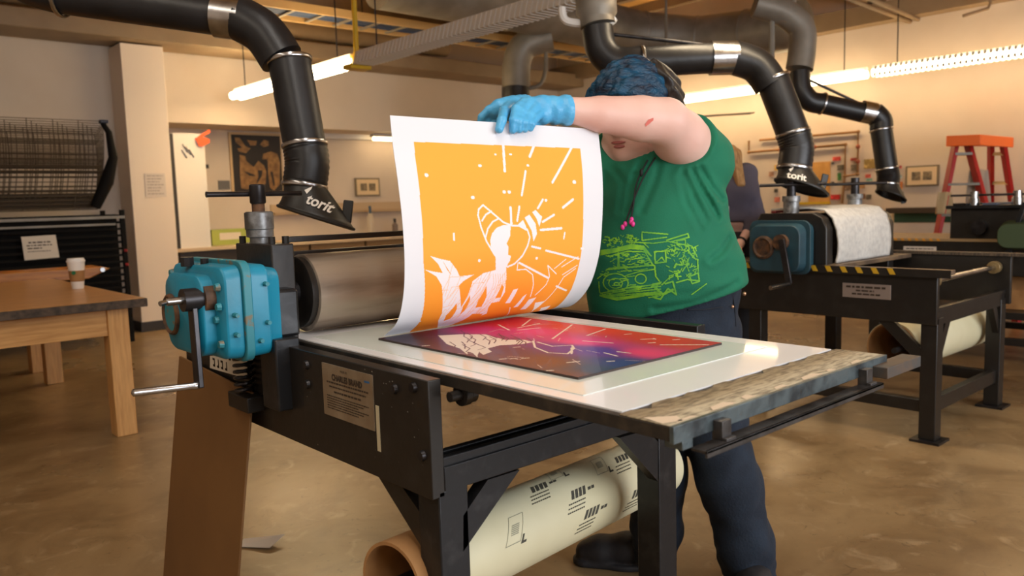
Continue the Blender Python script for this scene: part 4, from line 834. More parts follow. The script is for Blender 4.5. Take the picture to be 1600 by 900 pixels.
for X, nm in ((3.935, 0), (4.67, 1)):
    pts = [(X, 2.40, .57), (X, 2.40, 1.04), (X, 2.36, 1.10), (X, 2.06, 1.10), (X, 2.01, 1.075), (X, 1.985, 1.02), (X, 1.98, .57)]
    g2(MB().prism(pts, (.07, 0, 0)), 'upright', black_m, bevel=.005)
    s2 = g2(MB().tube([(X+.035, 2.2, 1.10), (X+.035, 2.2, 1.16), (X+.035, 2.2, 1.162), (X+.035, 2.2, 1.19)], [.040, .040, .046, .046], 24), 'pressure_cap', worn_m)
    g2(MB().tube([(X+.035, 2.2, 1.19), (X+.035, 2.2, 1.285)], .024, 16), 'screw_head', iron_m, s2)
    g2(MB().cyl((X-.08, 2.32, 1.25), (X+.12, 2.05, 1.25), .009, n=10), 'tommy_bar', iron_m, s2)
g2(MB().box(4.005, 2.05, 1.06, 4.67, 2.35, 1.085), 'tie_bar', black_m, bevel=.003)
g2(MB().cyl((4.01, 2.2, .965), (4.67, 2.2, .965), .125, n=36), 'roller', roller_m)
g2(MB().box(3.99, 2.30, 1.10, 4.74, 2.33, 1.112), 'red_trim', M('red_trim', (130, 40, 44), .5), bevel=.002)
fp = [(2.34, 1.118), (2.25, 1.124), (2.12, 1.124), (2.03, 1.112), (1.985, 1.07), (1.966, 1.01), (1.962, .95), (1.966, .89), (1.975, .838)]
g2(MB().grid(lambda u, v: (4.01+.64*u+.006*math.sin(v*9), float(np.interp(v, np.linspace(0, 1, 9), [p[0] for p in fp]))+.004*math.sin(u*11+v*5), float(np.interp(v, np.linspace(0, 1, 9), [p[1] for p in fp]))), 24, 33), 'felt_blanket', felt_m, solid=.010)
gb2 = g2(loft([rrect(3.93, 2.05, 2.36, .80, 1.05, .04), rrect(3.87, 2.04, 2.37, .79, 1.06, .045)]), 'gearbox', teal2_m, bevel=.003)
g2(loft([rrect(3.87, 2.03, 2.38, .785, 1.065, .045), rrect(3.855, 2.03, 2.38, .785, 1.065, .045)]), 'flange', teal2_m, gb2, bevel=.002)
g2(loft([rrect(3.855, 2.05, 2.36, .795, 1.05, .05), rrect(3.80, 2.06, 2.345, .80, 1.04, .05)]), 'front_case', teal2_m, gb2, bevel=.004)
g2(MB().ring((3.80, 2.26, .925), (1, 0, 0), .05, .012), 'rust_ring', rust_m, gb2); g2(MB().cyl((3.81, 2.26, .925), (3.79, 2.26, .925), .04, n=22), 'bearing_cap', rust_m, gb2)
g2(MB().cyl((3.81, 2.155, .955), (3.775, 2.155, .955), .04, n=22), 'crank_collar', rust_m, gb2)
k0, k1 = on(1221, 374, 'x', 3.77), on(1233, 444, 'x', 3.76); ck = g2(MB().bar(k0, k1, .014, .034, (0, 1, 0)), 'crank', iron_m, bevel=.003)
kt = on(1204, 450, 'y', k1[1]); g2(MB().cyl(k1, kt, .011, n=14), 'crank_handle', steel_m, ck)
g2(MB().cyl((3.94, 1.49, .771), (4.88, 1.49, .771), .014, n=14), 'end_rod', steel_m)
for X in (3.985, 4.83): g2(MB().cyl((X, 1.49, .771), (X+.04, 1.49, .771), .034, n=18), 'rod_collar', M('brass_collar', (140, 120, 84), .4, metal=.5), bevel=.002)
g2(MB().cyl((3.90, 1.62, .433), (4.87, 1.62, .433), .014, n=10), 'roll_rod', iron_m)
r2 = thing('paper_roll', 'cream paper roll with open brown core slung under the second press', 'paper roll', (4.4, 1.66, .29), 'paper rolls')
roll_parts(r2, np.array([4.02, 1.68, .425]), np.array([5.0, 1.66, .425]), .128)
# ------------------------------------------------------------------ third press, far right
P3 = thing('etching_press', 'dark third press with green gear casing at the right edge of the photo', 'press', (6.55, 1.9, 0), 'etching presses')
g3 = lambda mb, name, mat, parent=P3, **k: mb.build(name, mat, parent, **k)
g3(MB().prism([(6.2, 2.20, .64), (6.2, 2.20, 1.06), (6.2, 1.76, 1.06), (6.2, 1.70, .90), (6.2, 1.66, .64)], (.08, 0, 0)), 'upright', black_m, bevel=.006)
g3(MB().prism([(6.85, 2.20, .64), (6.85, 2.20, 1.06), (6.85, 1.76, 1.06), (6.85, 1.70, .90), (6.85, 1.66, .64)], (.08, 0, 0)), 'upright', black_m, bevel=.006)
g3(MB().box(6.16, 1.5, 1.06, 6.95, 2.22, 1.085), 'top_plate', black2_m, bevel=.004)
g3(MB().cyl((6.15, 2.0, .93), (6.9, 2.0, .93), .05, n=24), 'roller_shaft', iron_m); g3(MB().cyl((6.3, 1.98, .90), (6.84, 1.98, .90), .09, n=30), 'roller', roller_m)
g3(MB().box(6.15, 1.2, .60, 6.2, 2.75, .83), 'side_plate', black_m, bevel=.003); g3(MB().box(6.9, 1.2, .60, 6.95, 2.75, .83), 'side_plate', black_m, bevel=.003)
b3 = g3(MB().box(6.14, 1.0, .83, 6.92, 2.9, .85), 'press_bed', M('bed3', (150, 126, 92), .5), bevel=.002)
for i in range(12): y = 2.24+i*.05; g3(MB().prism([(6.138, y, .832), (6.138, y+.02, .832), (6.138, y+.03, .85), (6.138, y+.01, .85)], (.001, 0, 0)), 'hazard_stripe', M('hazard_orange', (206, 140, 40), .5), b3)
lb = g3(MB().box(6.147, 2.27, .735, 6.15, 2.50, .79), 'name_plate', M('plate_pale', (206, 196, 186), .5)); lines('small_print', [(.02, .21, -.02, .007), (.04, .17, -.035, .006)], ink_m, lb, (6.1465, 2.50, .79), (0, -1, 0), (0, 0, 1))
for (x, y) in ((6.15, 1.2), (6.87, 1.2), (6.15, 2.67), (6.87, 2.67)): g3(MB().box(x, y, 0, x+.08, y+.08, .6), 'leg', black_m, bevel=.003)
for z in (.30, .12):
    for (a, b, c_, d) in ((6.15, 1.28, 6.2, 2.67), (6.9, 1.28, 6.95, 2.67), (6.2, 1.22, 6.9, 1.27), (6.2, 2.69, 6.9, 2.74)): g3(MB().box(a, b, z, c_, d, z+.05), 'low_rail', black_m, bevel=.002)
g3(MB().box(6.2, 1.28, .33, 6.9, 2.67, .35), 'low_shelf', black_m)
g3(loft([rrect(6.15, 1.55, 1.86, .78, .98, .06), rrect(6.02, 1.57, 1.84, .80, .96, .06)]), 'gear_casing', M('green_casing', (62, 78, 54), .5), bevel=.004)
g3(MB().bar((6.10, 1.80, .74), (6.10, 1.70, 1.10), .03, .05, (1, 0, 0)), 'lever', black2_m, bevel=.004)
for Y in (2.06, 1.79):
    s3 = g3(MB().tube([(6.24, Y, 1.085), (6.24, Y, 1.13), (6.24, Y, 1.132), (6.24, Y, 1.18)], [.036, .036, .03, .028], 18), 'pressure_cap', steel_m)
    g3(MB().cyl((6.14, Y+.12, 1.155), (6.34, Y-.12, 1.155), .008, n=8), 'tommy_bar', iron_m, s3)
for i, (y, c_) in enumerate(((2.14, black2_m), (1.95, M('blue_grey', (84, 96, 116), .5)))): g3(MB().box(6.18, y-.05, 1.085, 6.5, y+.04, 1.10), 'tool_rest', c_, bevel=.002)
solo(MB().box(6.3, 1.35, .351, 6.8, 1.95, .585), 'cardboard_box', kraft_m, 'brown cardboard box on the low shelf of the third press at the right edge', 'box', bevel=.004)
# ------------------------------------------------------------------ ladder
ld = thing('step_ladder', 'red step ladder with bright orange top beyond the third press', 'ladder', (7.3, 2.7, 0))
DL = 7.3
ft = lambda x, y, D=DL: at(x, y, D)
def down(p, q_):                 # continue the line p->q to the floor
    return p+(q_-p)*(p[2]-.002)/(p[2]-q_[2])
fl0, fl1 = ft(1493, 224), ft(1466, 360); fr0, fr1 = ft(1512, 224), ft(1541, 330, DL-.15)
bl0, bl1 = ft(1548, 224, DL+.35), ft(1548, 300, DL+.7); br0, br1 = ft(1567, 224, DL+.2), ft(1582, 320, DL+.45)
rails = [(fl0, down(fl0, fl1)), (fr0, down(fr0, fr1)), (bl0, down(bl0, bl1)), (br0, down(br0, br1))]
for a, b in rails: MB().bar(a, b, .085, .035, _r).build('rail', red_m, ld, bevel=.004)
for k in range(5):
    t = .06+.17*k
    MB().bar(rails[0][0]*(1-t)+rails[0][1]*t, rails[1][0]*(1-t)+rails[1][1]*t, .10, .022).build('step', galv_m, ld)
    MB().bar(rails[2][0]*(1-t)+rails[2][1]*t, rails[3][0]*(1-t)+rails[3][1]*t, .03, .03).build('back_rung', M('rung_cream', (216, 196, 150), .5), ld)
cp = [ft(1478, 221, DL-.1), ft(1532, 219, DL-.25), ft(1584, 223, DL+.25), ft(1530, 221, DL+.45)]
MB().prism([p+[0, 0, -.045] for p in cp], (0, 0, .095)).build('top_cap', orange_m, ld, bevel=.006)
def cloth(label, px, py, w_, h_, D, mat):
    a = at(px, py, D); mb = MB().grid(lambda u, v: a+_r*(w_*(u-.5)*(1+.25*v))+np.array([0, 0, -h_*v])+_fw*.02*math.sin(u*9+v*2), 10, 12)
    o = solo(mb, 'hanging_rag', mat, label, 'rag', 'rags on the ladder', solid=.006); return o
cloth('pale grey rag hanging inside the red ladder', 1530, 265, .17, .30, DL-.02, M('rag_grey', (176, 164, 150), .9, bump=.2))
cloth('beige rag hanging off the left rail of the red ladder', 1477, 300, .12, .20, DL-.06, M('rag_beige', (188, 166, 128), .9, bump=.2))
c = np.array([6.22, 1.86, 1.0855])
sb = thing('spray_can', 'white and silver can standing on top of the third press', 'can', (6.40, 1.72, 1.0855))
MB().tube([(6.40, 1.72, 1.0855), (6.40, 1.72, 1.15), (6.40, 1.72, 1.16)], [.035, .035, .02], 18).build('can_body', steel_m, sb); MB().tube([(6.40, 1.72, 1.155), (6.40, 1.72, 1.185)], [.02, .022], 14).build('cap', wcap, sb)
# ------------------------------------------------------------------ right wall: pipes, pinned cards, picture, rail
wq = lambda x, y, X=8.97: on(x, y, 'x', X)
copper_m = M('copper_pipe', (150, 110, 70), .4, metal=.5); 
def pipe(label, pts):
    t = thing('wall_pipe', label, 'pipe', wq(*pts[0])); MB().tube([wq(*q_, 8.965) for q_ in pts], .015, 8).build('pipe', copper_m, t)
    for q_ in pts[1:-1]: MB().ball(wq(*q_, 8.965), .022, 10, 6).build('elbow', copper_m, t)
    a, b = wq(*pts[1], 8.955), wq(*pts[2], 8.955) if len(pts) > 2 else wq(*pts[0], 8.955)
    for s_ in (.35, .7): m = a*(1-s_)+b*s_; MB().ball(m, .026, 10, 6).build('joint', M('red_joint', (150, 76, 50), .5), t)
pipe('upper copper pipe on the right wall, turning down beside the pinned cards', [(1187, 219), (1341, 206), (1340, 272), (1318, 276)])
pipe('lower copper pipe on the right wall with upturned end', [(1170, 220), (1170, 238), (1321, 226), (1320, 275), (1316, 318)])
two = wq(1414, 292), wq(1467, 257)
two_print_frame(two[1][1], two[0][1], 8.975, two[0][2], two[1][2], 'grey frame with two tiny prints on the right wall left of the ladder', axis='x')
pin = [((196, 66, 56), 1306, 248, 12, 7, 'red and white'), ((92, 86, 74), 1312, 262, 10, 9, 'olive grey'), ((66, 120, 60), 1310, 276, 5, 12, 'leaf green'), ((200, 40, 40), 1304, 308, 14, 8, 'bright red'),
       ((112, 100, 84), 1333, 262, 9, 10, 'dove grey'), ((150, 60, 50), 1333, 249, 10, 5, 'brick red'), ((150, 124, 70), 1358, 256, 18, 16, 'ochre and brown'), ((186, 84, 74), 1355, 275, 8, 6, 'rose red'), ((120, 160, 140), 1357, 281, 9, 4, 'mint'),
       ((128, 104, 80), 1325, 293, 12, 10, 'mid brown'), ((168, 132, 90), 1342, 291, 16, 8, 'tan'), ((140, 100, 70), 1340, 307, 20, 9, 'chestnut'), ((96, 84, 70), 1356, 308, 8, 8, 'dark taupe'), ((220, 170, 90), 1212, 262, 6, 9, 'amber'),
       ((160, 120, 96), 1204, 272, 7, 8, 'dusty pink'), ((70, 62, 54), 1211, 298, 5, 6, 'near black'), ((200, 110, 90), 1213, 312, 8, 8, 'coral'), ((88, 80, 76), 1300, 255, 4, 4, 'slate'), ((90, 84, 80), 1300, 286, 4, 4, 'charcoal'), ((200, 120, 60), 1406, 290, 6, 12, 'orange'), ((160, 60, 60), 1404, 261, 7, 5, 'maroon'), ((130, 160, 160), 1404, 276, 7, 5, 'pale blue')]
for c_, x, y, w_, h_, nm in pin:
    a, b = wq(x-w_/2, y+h_/2), wq(x+w_/2, y-h_/2)
    m_ = M('card_'+nm.replace(' ', '_'), c_, .6, rgb2=tuple(min(255, int(v*1.3)+30) for v in c_), scale=22, lo=.5, hi=.6)
    solo(MB().box(8.984, b[1], a[2], 8.996, a[1], b[2]), 'pinned_card', m_, '%s card pinned to the right wall among the copper pipes' % nm, 'card', 'cards pinned to the right wall')
a, b = wq(1262, 316), wq(1296, 252); solo(MB().box(8.985, b[1], a[2], 8.997, a[1], b[2]), 'cork_sheet', M('cork_sheet', (214, 160, 88), .8, rgb2=(200, 146, 76), scale=12), 'plain tan poster pinned behind the middle extraction hood', 'poster')
a, b = wq(1242, 320), wq(1296, 315); solo(MB().box(8.98, b[1], a[2], 8.996, a[1], b[2]), 'yellow_strip', yellow_m, 'long yellow strip on the right wall just above the white felt', 'strip')
dr = thing('wall_ledge', 'dark ledge with green panel under it along the right wall', 'ledge', (8.8, 2.5, .86))
MB().box(8.74, .6, .965, 9.0, 3.75, 1.02).build('ledge', M('ledge_dark', (66, 54, 44), .5), dr, bevel=.003); MB().box(8.96, .6, .86, 8.99, 3.75, .965).build('green_panel', M('panel_green', (34, 70, 50), .6), dr)
b = MB().box(8.3, .8, .62, 8.98, 3.72, .66)
tt = thing('wall_table', 'pale topped side table below the dark ledge on the right wall', 'table', (8.6, 2.2, 0)); b.build('table_top', M('wall_table_top', (206, 166, 110), .5), tt, bevel=.003)
for (x, y) in ((8.32, .84), (8.32, 3.62), (8.9, .84), (8.9, 3.62)): MB().box(x, y, 0, x+.06, y+.06, .62).build('leg', black_m, tt)

# ------------------------------------------------------------------ odds and ends under the roof
hubp = at(1042, 186, 8.4); cf = thing('ceiling_fan', 'dull grey ceiling fan with flat blades half hidden behind the blue hair', 'fan', hubp)
MB().cyl(hubp-[0, 0, .06], hubp+[0, 0, .08], .09, n=20).build('motor_hub', galv_m, cf); MB().cyl(hubp+[0, 0, .08], (hubp[0], hubp[1], 3.75), .014, n=8).build('down_rod', galv_m, cf)
for k in range(4):
    a_ = math.radians(-62+90*k); d_ = np.array([math.cos(a_), math.sin(a_), 0]); n_ = np.array([-d_[1], d_[0], .18])
    MB().prism([hubp+d_*.08-n_*.035, hubp+d_*.85-n_*.085, hubp+d_*.88+n_*.05, hubp+d_*.08+n_*.035], (0, 0, .012)).build('fan_blade', M('fan_blade', (164, 140, 108), .5), cf)
cdt = thing('conduit', 'pair of thin conduits running under the roof at the upper right', 'conduit', at(1380, 20, 8.0))
for a_, b_ in (((1300, -12), (1432, 38)), ((1335, -12), (1448, 36))): MB().cyl(at(*a_, 7.2), at(*b_, 8.6), .022, n=8).build('conduit_pipe', beam_m, cdt)
MB().box(*(at(1440, 34, 8.6)-[.10, .10, .02]), *(at(1440, 34, 8.6)+[.10, .10, .04])).build('end_bracket', beam_m, cdt)
hk2 = thing('conduit', 'short bent conduit hook at the upper right corner above the lit lamp', 'conduit', at(1530, 15, 7.6))
MB().tube([at(1530, -14, 7.6), at(1548, 3, 7.6), at(1544, 13, 7.6), at(1505, 25, 7.6)], .016, 8).build('conduit_pipe', beam_m, hk2)
# ------------------------------------------------------------------ the person at the press
me = thing('person', 'person with blue hair, green t-shirt and blue gloves lifting the orange print', 'person', (1.98, 1.42, 0))
A = lambda x, y, D: at(x, y, D)
eS = nrm(np.array([.70, -.71, 0])); eF = np.array([eS[1], -eS[0], 0])      # side (towards photo right) and front (towards the camera)
UPZ = np.array([0, 0, 1.0])
LS, LE, LW = A(1084, 240, 2.37), A(1040, 190, 2.20), A(893, 173, 2.105)
RS, RE, RW = A(965, 250, 2.50), np.array([1.74, 1.74, 1.20]), A(808, 168, 2.155)
HC = A(988, 172, 2.40); fd = nrm(np.array([-.93, -.06, -.34])); hs = nrm(np.cross(UPZ, fd)); hu = np.cross(fd, hs)   # hs: towards photo right-back
hd_ = lambda f, s_, u_: HC+fd*f+hs*s_+hu*u_
hax = [fd, hs, hu]
NB = A(1030, 262, 2.44)
hip = A(1040, 505, 2.45)
def f_head(P):
    d = sd_ell(P, hd_(-.012, 0, .018), (.104, .092, .112), hax)
    d = smin(d, sd_ell(P, hd_(.020, 0, -.062), (.082, .096, .078), hax), .03)
    d = smin(d, sd_ell(P, hd_(.048, 0, -.102), (.044, .064, .036), hax), .035)
    d = smin(d, sd_ell(P, hd_(-.01, .01, -.105), (.072, .082, .045), hax), .03)
    d = smin(d, sd_ell(P, hd_(.025, .058, -.072), (.062, .054, .062), hax), .03)
    for s_ in (-1, 1):
        d = smin(d, sd_ell(P, hd_(.050, s_*.036, -.048), (.034, .032, .032), hax), .02)
        d = smax(d, -sd_ell(P, hd_(.098, s_*.032, .004), (.018, .017, .012), hax), .012)
        d = smin(d, sd_ell(P, hd_(.078, s_*.034, .022), (.012, .024, .008), hax), .012)
        d = smin(d, sd_ell(P, hd_(-.012, s_*.088, -.012), (.022, .010, .034), hax), .008)
    d = smin(d, chain(P, [hd_(.092, 0, .012), hd_(.108, 0, -.022), hd_(.112, 0, -.034)], [.009, .012, .014], .01), .010)
    for s_ in (-1, 1): d = smin(d, sd_ell(P, hd_(.100, s_*.013, -.038), (.012, .010, .009), hax), .006)
    d = smin(d, sd_ell(P, hd_(.092, 0, -.066), (.013, .026, .008), hax), .006)
    d = smin(d, sd_ell(P, hd_(.090, 0, -.080), (.012, .022, .008), hax), .006)
    d = smax(d, -sd_ell(P, hd_(.104, 0, -.073), (.010, .026, .0022), hax), .003)
    d = smin(d, sd_ell(P, hd_(.078, 0, -.112), (.028, .034, .024), hax), .014)
    return smin(d, chain(P, [hd_(-.02, 0, -.06), NB], [.060, .066], .03), .02)
def arms(P, g=0.0):
    d = chain(P, [LS, LS*.45+LE*.55, LE], [.084+g, .077+g, .063+g], .010)
    d = smin(d, chain(P, [LE, LE*.72+LW*.28, LE*.3+LW*.7, LW, LW+(LW-LE)*.12], [.063+g, .061+g, .047+g, .034+g, .026+g], .008), .012)
    e = chain(P, [RS, RE, RE*.7+RW*.3, RW], [.080+g, .058+g, .055+g, .031+g], .03)
    return np.minimum(d, e)
# torso as stacked ellipses: height, centre offset to the side / front, half width, half depth
LV = np.array([[.60, .0, -.02, .205, .165], [.86, .0, -.01, .222, .180], [.95, .0, .012, .232, .192], [1.03, -.006, .020, .220, .190], [1.12, -.010, .010, .188, .168], [1.22, -.004, .0, .172, .148], [1.29, .010, -.006, .176, .125], [1.35, .014, -.012, .14, .095], [1.41, .016, -.016, .08, .07]])
TC = np.array(hip[:2])
def torso(P, g=0.0):
    z = P[:, 2]; it = lambda k: np.interp(z, LV[:, 0], LV[:, k])
    q_ = P[:, :2]-TC; x = q_@eS[:2]-it(1); y = q_@eF[:2]-it(2); a, b = it(3)+g, it(4)+g
    k = np.sqrt((x/a)**2+(y/b)**2); d = (k-1)*np.minimum(a, b); return np.maximum(d, z-1.41)
def f_body(P):
    d = smin(f_head(P), arms(P), .03)
    t = smax(torso(P, -.03), -(P[:, 2]-.80), .02); d = smin(d, t, .04)
    for k in (0, 1): d = smin(d, chain(P, LEG[k], [.085, .07, .05, .045, .04], .03), .03)
    return d
LEG = [[A(1092, 540, 2.45), A(1110, 650, 2.43), A(1140, 755, 2.41), A(1164, 850, 2.44), A(1170, 895, 2.46)],
       [A(1022, 540, 2.50), A(1026, 650, 2.50), A(1028, 740, 2.50), A(1026, 820, 2.55), A(1024, 866, 2.58)]]
body = blob('body', f_body, (1.36, 1.05, .0), (2.32, 1.95, 1.66), .0095, skin_m, me); body['label'] = 'bare forearm and lower face'
# eyes and lips (partly behind the arm)
for s_ in (-1, 1):
    e_ = MB().ball(hd_(.082, s_*.032, .004), .0125, 12, 8).build('eye', M('eye_white', (230, 226, 220), .3), me); MB().ball(hd_(.0915, s_*.032, .001), .006, 8, 6).build('iris', M('iris_brown', (70, 48, 34), .3), e_)
lp = MB(); lp.ball((0, 0, 0), 1.0, 16, 10); V_ = [hd_(.0965, 0, -.0675)+fd*p[0]*.0115+hs*p[1]*.029+hu*p[2]*.0065 for p in lp.v]; n0 = len(lp.v); F_ = list(lp.f)
V_ += [hd_(.0955, 0, -.0800)+fd*p[0]*.0115+hs*p[1]*.025+hu*p[2]*.0075 for p in lp.v]; F_ += [tuple(i+n0 for i in q_) for q_ in lp.f]
o = finish('lips', np.array(V_), F_, lip_m, me, ang=180)
# scratch on the forearm
bvb = BVHTree.FromPolygons([v.co+Vector(org(body)) for v in body.data.vertices], [tuple(p.vertices) for p in body.data.polygons])
def stick(name, pts_px, mat, bv, off=.0012, D0=1.6, parent=me):
    v = []
    for x, y in pts_px:
        o_ = A(x, y, D0); d_ = ray(x, y); h = bv.ray_cast(Vector(o_), Vector(d_)); v.append(np.array(h[0])-d_*off if h[0] is not None else o_+d_*.7)
    return MB().add(v, [tuple(range(len(v)))]).build(name, mat, parent)
stick('scratch', [(1008, 194), (1013, 187), (1021, 184), (1021, 188), (1014, 194), (1009, 198)], M('scratch_red', (214, 110, 96), .6), bvb)
# hair
def f_hair(P):
    d = sd_ell(P, hd_(-.010, 0, .032), (.122, .108, .122), hax)
    d = smin(d, sd_ell(P, hd_(.066, .015, .070), (.060, .088, .056), hax), .04)
    d = smin(d, sd_ell(P, hd_(.070, -.060, .030), (.050, .042, .055), hax), .03)
    q_ = P-HC; u_ = q_@hu; s_ = q_@hs; f_ = q_@fd
    d = d+.003*np.sin(s_*95+f_*40+3*np.sin(u_*30))+.0028*np.sin(f_*150-u_*90+s_*120+2*np.sin(s_*60))+.002*np.sin(s_*260+f_*80+3*np.sin(u_*45))
    cut = np.maximum(-.004-u_+np.maximum(0, -f_)*.5, (f_-.02)*.8-(u_-.028)*1.4-.02)
    return smax(d, cut, .012)
hr = blob('hair', f_hair, HC-.20, HC+.20, .0045, hair_m, me)
def f_hair2(P):
    d = sd_ell(P, hd_(-.062, .030, .012), (.085, .098, .115), hax)
    q_ = P-HC; d = d+.004*np.sin((q_@hs)*130+(q_@hu)*60+3*np.sin((q_@fd)*50))+.0035*np.sin((q_@hu)*120-(q_@fd)*140+2*np.sin((q_@hs)*70)); return smax(d, q_@fd+.035, .02)
blob('back_hair', f_hair2, HC-.21, HC+.21, .005, darkhair_m, me)['label'] = 'dark brown cropped back hair'
# t-shirt
folds = [([(1080, 268), (1096, 300), (1120, 338)], .008), ([(1066, 270), (1082, 312), (1098, 345)], .005), ([(1090, 264), (1110, 292), (1130, 312)], .006), ([(1060, 276), (1070, 318), (1090, 356)], .004), ([(1140, 372), (1120, 392), (1104, 402)], .006), ([(1002, 252), (985, 290), (978, 330)], .004), ([(960, 262), (975, 285), (968, 330)], .003), ([(1030, 250), (1022, 280), (1000, 330)], .003), ([(1150, 440), (1080, 470), (1020, 480)], .004)]
FP = [([tuple(np.array([(A(x, y, 2.30)-np.array([TC[0], TC[1], 0]))@eS, A(x, y, 2.30)[2]])) for x, y in pts], a) for pts, a in folds]
hemC = A(1045, 472, 2.42); hemN = nrm(UPZ*1.0-eS*.24+eF*.02)
SLd = nrm(LE-LS); SLe = LS+SLd*.075
def f_shirt(P):
    d = torso(P, .012)
    d = smin(d, chain(P, [RS+[0, 0, -.03], A(1030, 268, 2.50), LS+[0, 0, -.02]], [.085, .078, .076], .03), .05)
    sl = sd_cone(P, LS-SLd*.05, LS+SLd*.11, .100, .094); sl = smax(sl, (P-SLe)@SLd, .008); d = smin(d, sl, .03)
    rd = nrm(RE-RS); sr = sd_cone(P, RS, RS+rd*.16, .098, .094); sr = smax(sr, (P-(RS+rd*.13))@rd, .008); d = smin(d, sr, .03)
    x = (P[:, :2]-TC)@eS[:2]; z = P[:, 2]; front = ((P[:, :2]-TC)@eF[:2] > -.02)
    for pts, a in FP:
        e = np.full(len(P), 9.0)
        for (ax_, az), (bx_, bz) in zip(pts[:-1], pts[1:]):
            t = np.clip(((x-ax_)*(bx_-ax_)+(z-az)*(bz-az))/((bx_-ax_)**2+(bz-az)**2), 0, 1); e = np.minimum(e, np.hypot(x-ax_-t*(bx_-ax_), z-az-t*(bz-az)))
        w_ = a*(np.exp(-(e/.008)**2)*1.25-.6*np.exp(-((e-.017)/.009)**2)); d = d+np.where(front, w_, 0)
    d = d+.0016*np.sin(x*38+z*24)*np.sin(z*52-x*15)
    d = smax(d, -((P-hemC)@hemN), .006)
    d = smax(d, -chain(P, [NB+[0, 0, -.006]+fd*.035+hs*.015, NB+(HC-NB)*.9+fd*.04], [.074, .115], .02), .006)
    ins = smin(arms(P, .004), torso(P, -.02), .02)
    return smax(d, -arms(P, .006), .004) if False else d
shirt = blob('t_shirt', f_shirt, (1.55, 1.0, .84), (2.34, 1.95, 1.48), .006, green_m, me)
bvs = BVHTree.FromPolygons([v.co+Vector(org(shirt)) for v in shirt.data.vertices], [tuple(p.vertices) for p in shirt.data.polygons])
# lime line drawing printed on the shirt: strokes laid in a flat design plane, then wrapped onto the cloth
zq = lambda x, y: (900+x/5.293, 330+y/5.293)
DS = []                                  # (width px, points in zoomed sketch units)
def ds(w_, *pts): DS.append((w_, list(pts)))
def oval(w_, cx, cy, rx, ry, n=18): ds(w_, *[(cx+rx*math.cos(2*math.pi*i/n), cy+ry*math.sin(2*math.pi*i/n)) for i in range(n+1)])
for k in range(6): ds(11, (190, 320+7*k), (330, 305+5*k), (450, 275+6*k), (560, 290+5*k), (590+6*k, 330+8*k))
ds(9, (300, 360), (420, 330), (570, 335), (630, 440)); ds(10, (240, 485), (430, 465), (640, 445)); ds(8, (340, 470), (345, 350)); ds(9, (560, 320), (640, 450))
ds(10, (650, 335), (740, 330), (745, 420), (655, 430), (650, 335)); ds(9, (665, 420), (710, 380), (735, 420)); ds(9, (545, 170), (760, 190)); ds(8, (545, 180), (548, 240), (750, 215))
ds(9, (750, 240), (925, 185), (935, 215), (780, 255)); ds(8, (835, 245), (905, 235), (905, 275), (835, 280), (835, 245)); ds(7, (420, 250), (640, 265), (760, 250), (960, 290), (1000, 380)); ds(7, (560, 262), (600, 300))
oval(9, 535, 560, 46, 40); oval(9, 320, 595, 110, 78); oval(7, 320, 600, 60, 42); oval(8, 330, 605, 22, 12); ds(9, (160, 560), (200, 530), (260, 510)); ds(8, (170, 590), (175, 680), (260, 730)); ds(8, (420, 530), (520, 500), (650, 480))
for k in range(5): ds(8, (180+30*k, 690+9*k), (420, 640+18*k), (700, 600+22*k))
ds(10, (200, 700), (330, 735), (520, 690), (740, 680)); ds(10, (710, 610), (760, 560), (800, 540)); ds(12, (740, 600), (800, 580), (830, 690), (760, 640), (700, 730), (640, 715)); ds(9, (650, 450), (660, 540), (690, 580)); ds(10, (830, 590), (920, 565), (1010, 575)); ds(10, (940, 540), (1010, 510), (1020, 580), (960, 600), (940, 540)); ds(8, (1005, 400), (1010, 500)); ds(8, (920, 320), (990, 400)); ds(9, (930, 340), (975, 390)); ds(8, (960, 690), (1080, 600))
ds(26, (195, 335), (330, 318), (450, 285), (550, 300)); ds(20, (640, 620), (720, 690), (800, 650)); ds(16, (180, 710), (330, 740), (560, 700)); ds(18, (260, 478), (420, 462)); ds(16, (345, 345), (350, 470)); ds(18, (380, 350), (420, 370))
rr = random.Random(11)
for k in range(90):
    x = rr.uniform(760, 1000); y = rr.uniform(275, 540); a = rr.uniform(0, 6.28); l_ = rr.uniform(15, 48); ds(rr.uniform(5, 8), (x, y), (x+l_*math.cos(a), y+l_*math.sin(a)))
for k in range(40): x = rr.uniform(370, 590); y = rr.uniform(350, 450); ds(6, (x, y), (x+rr.uniform(10, 40), y+rr.uniform(-14, 14)))
for k in range(70): x = rr.uniform(200, 500); y = rr.uniform(190, 300)-(x-210)*.05; ds(5.5, (x, y), (x+rr.uniform(8, 34), y+rr.uniform(-22, 22)))
for k in range(30): x = rr.uniform(180, 640); y = rr.uniform(480, 720); ds(6, (x, y), (x+rr.uniform(30, 90), y-rr.uniform(0, 20)))
for k in range(26): x = rr.uniform(175, 420); y = rr.uniform(350, 540); ds(5.5, (x, y), (x+rr.uniform(10, 50), y+rr.uniform(-16, 16)))
gx, gy = np.meshgrid(np.linspace(150, 1100, 300), np.linspace(155, 755, 200), indexing='ij')
msk = np.zeros(gx.shape, bool)
for w_, pts in DS: msk |= seg_dist(gx/1000, gy/1000, [(a/1000, b/1000) for a, b in pts]) < w_/2000
oD = A(1010, 420, 2.0); Pp = np.empty(gx.shape+(3,)); hit = np.zeros(gx.shape, bool)
nd = ray(1010, 420)
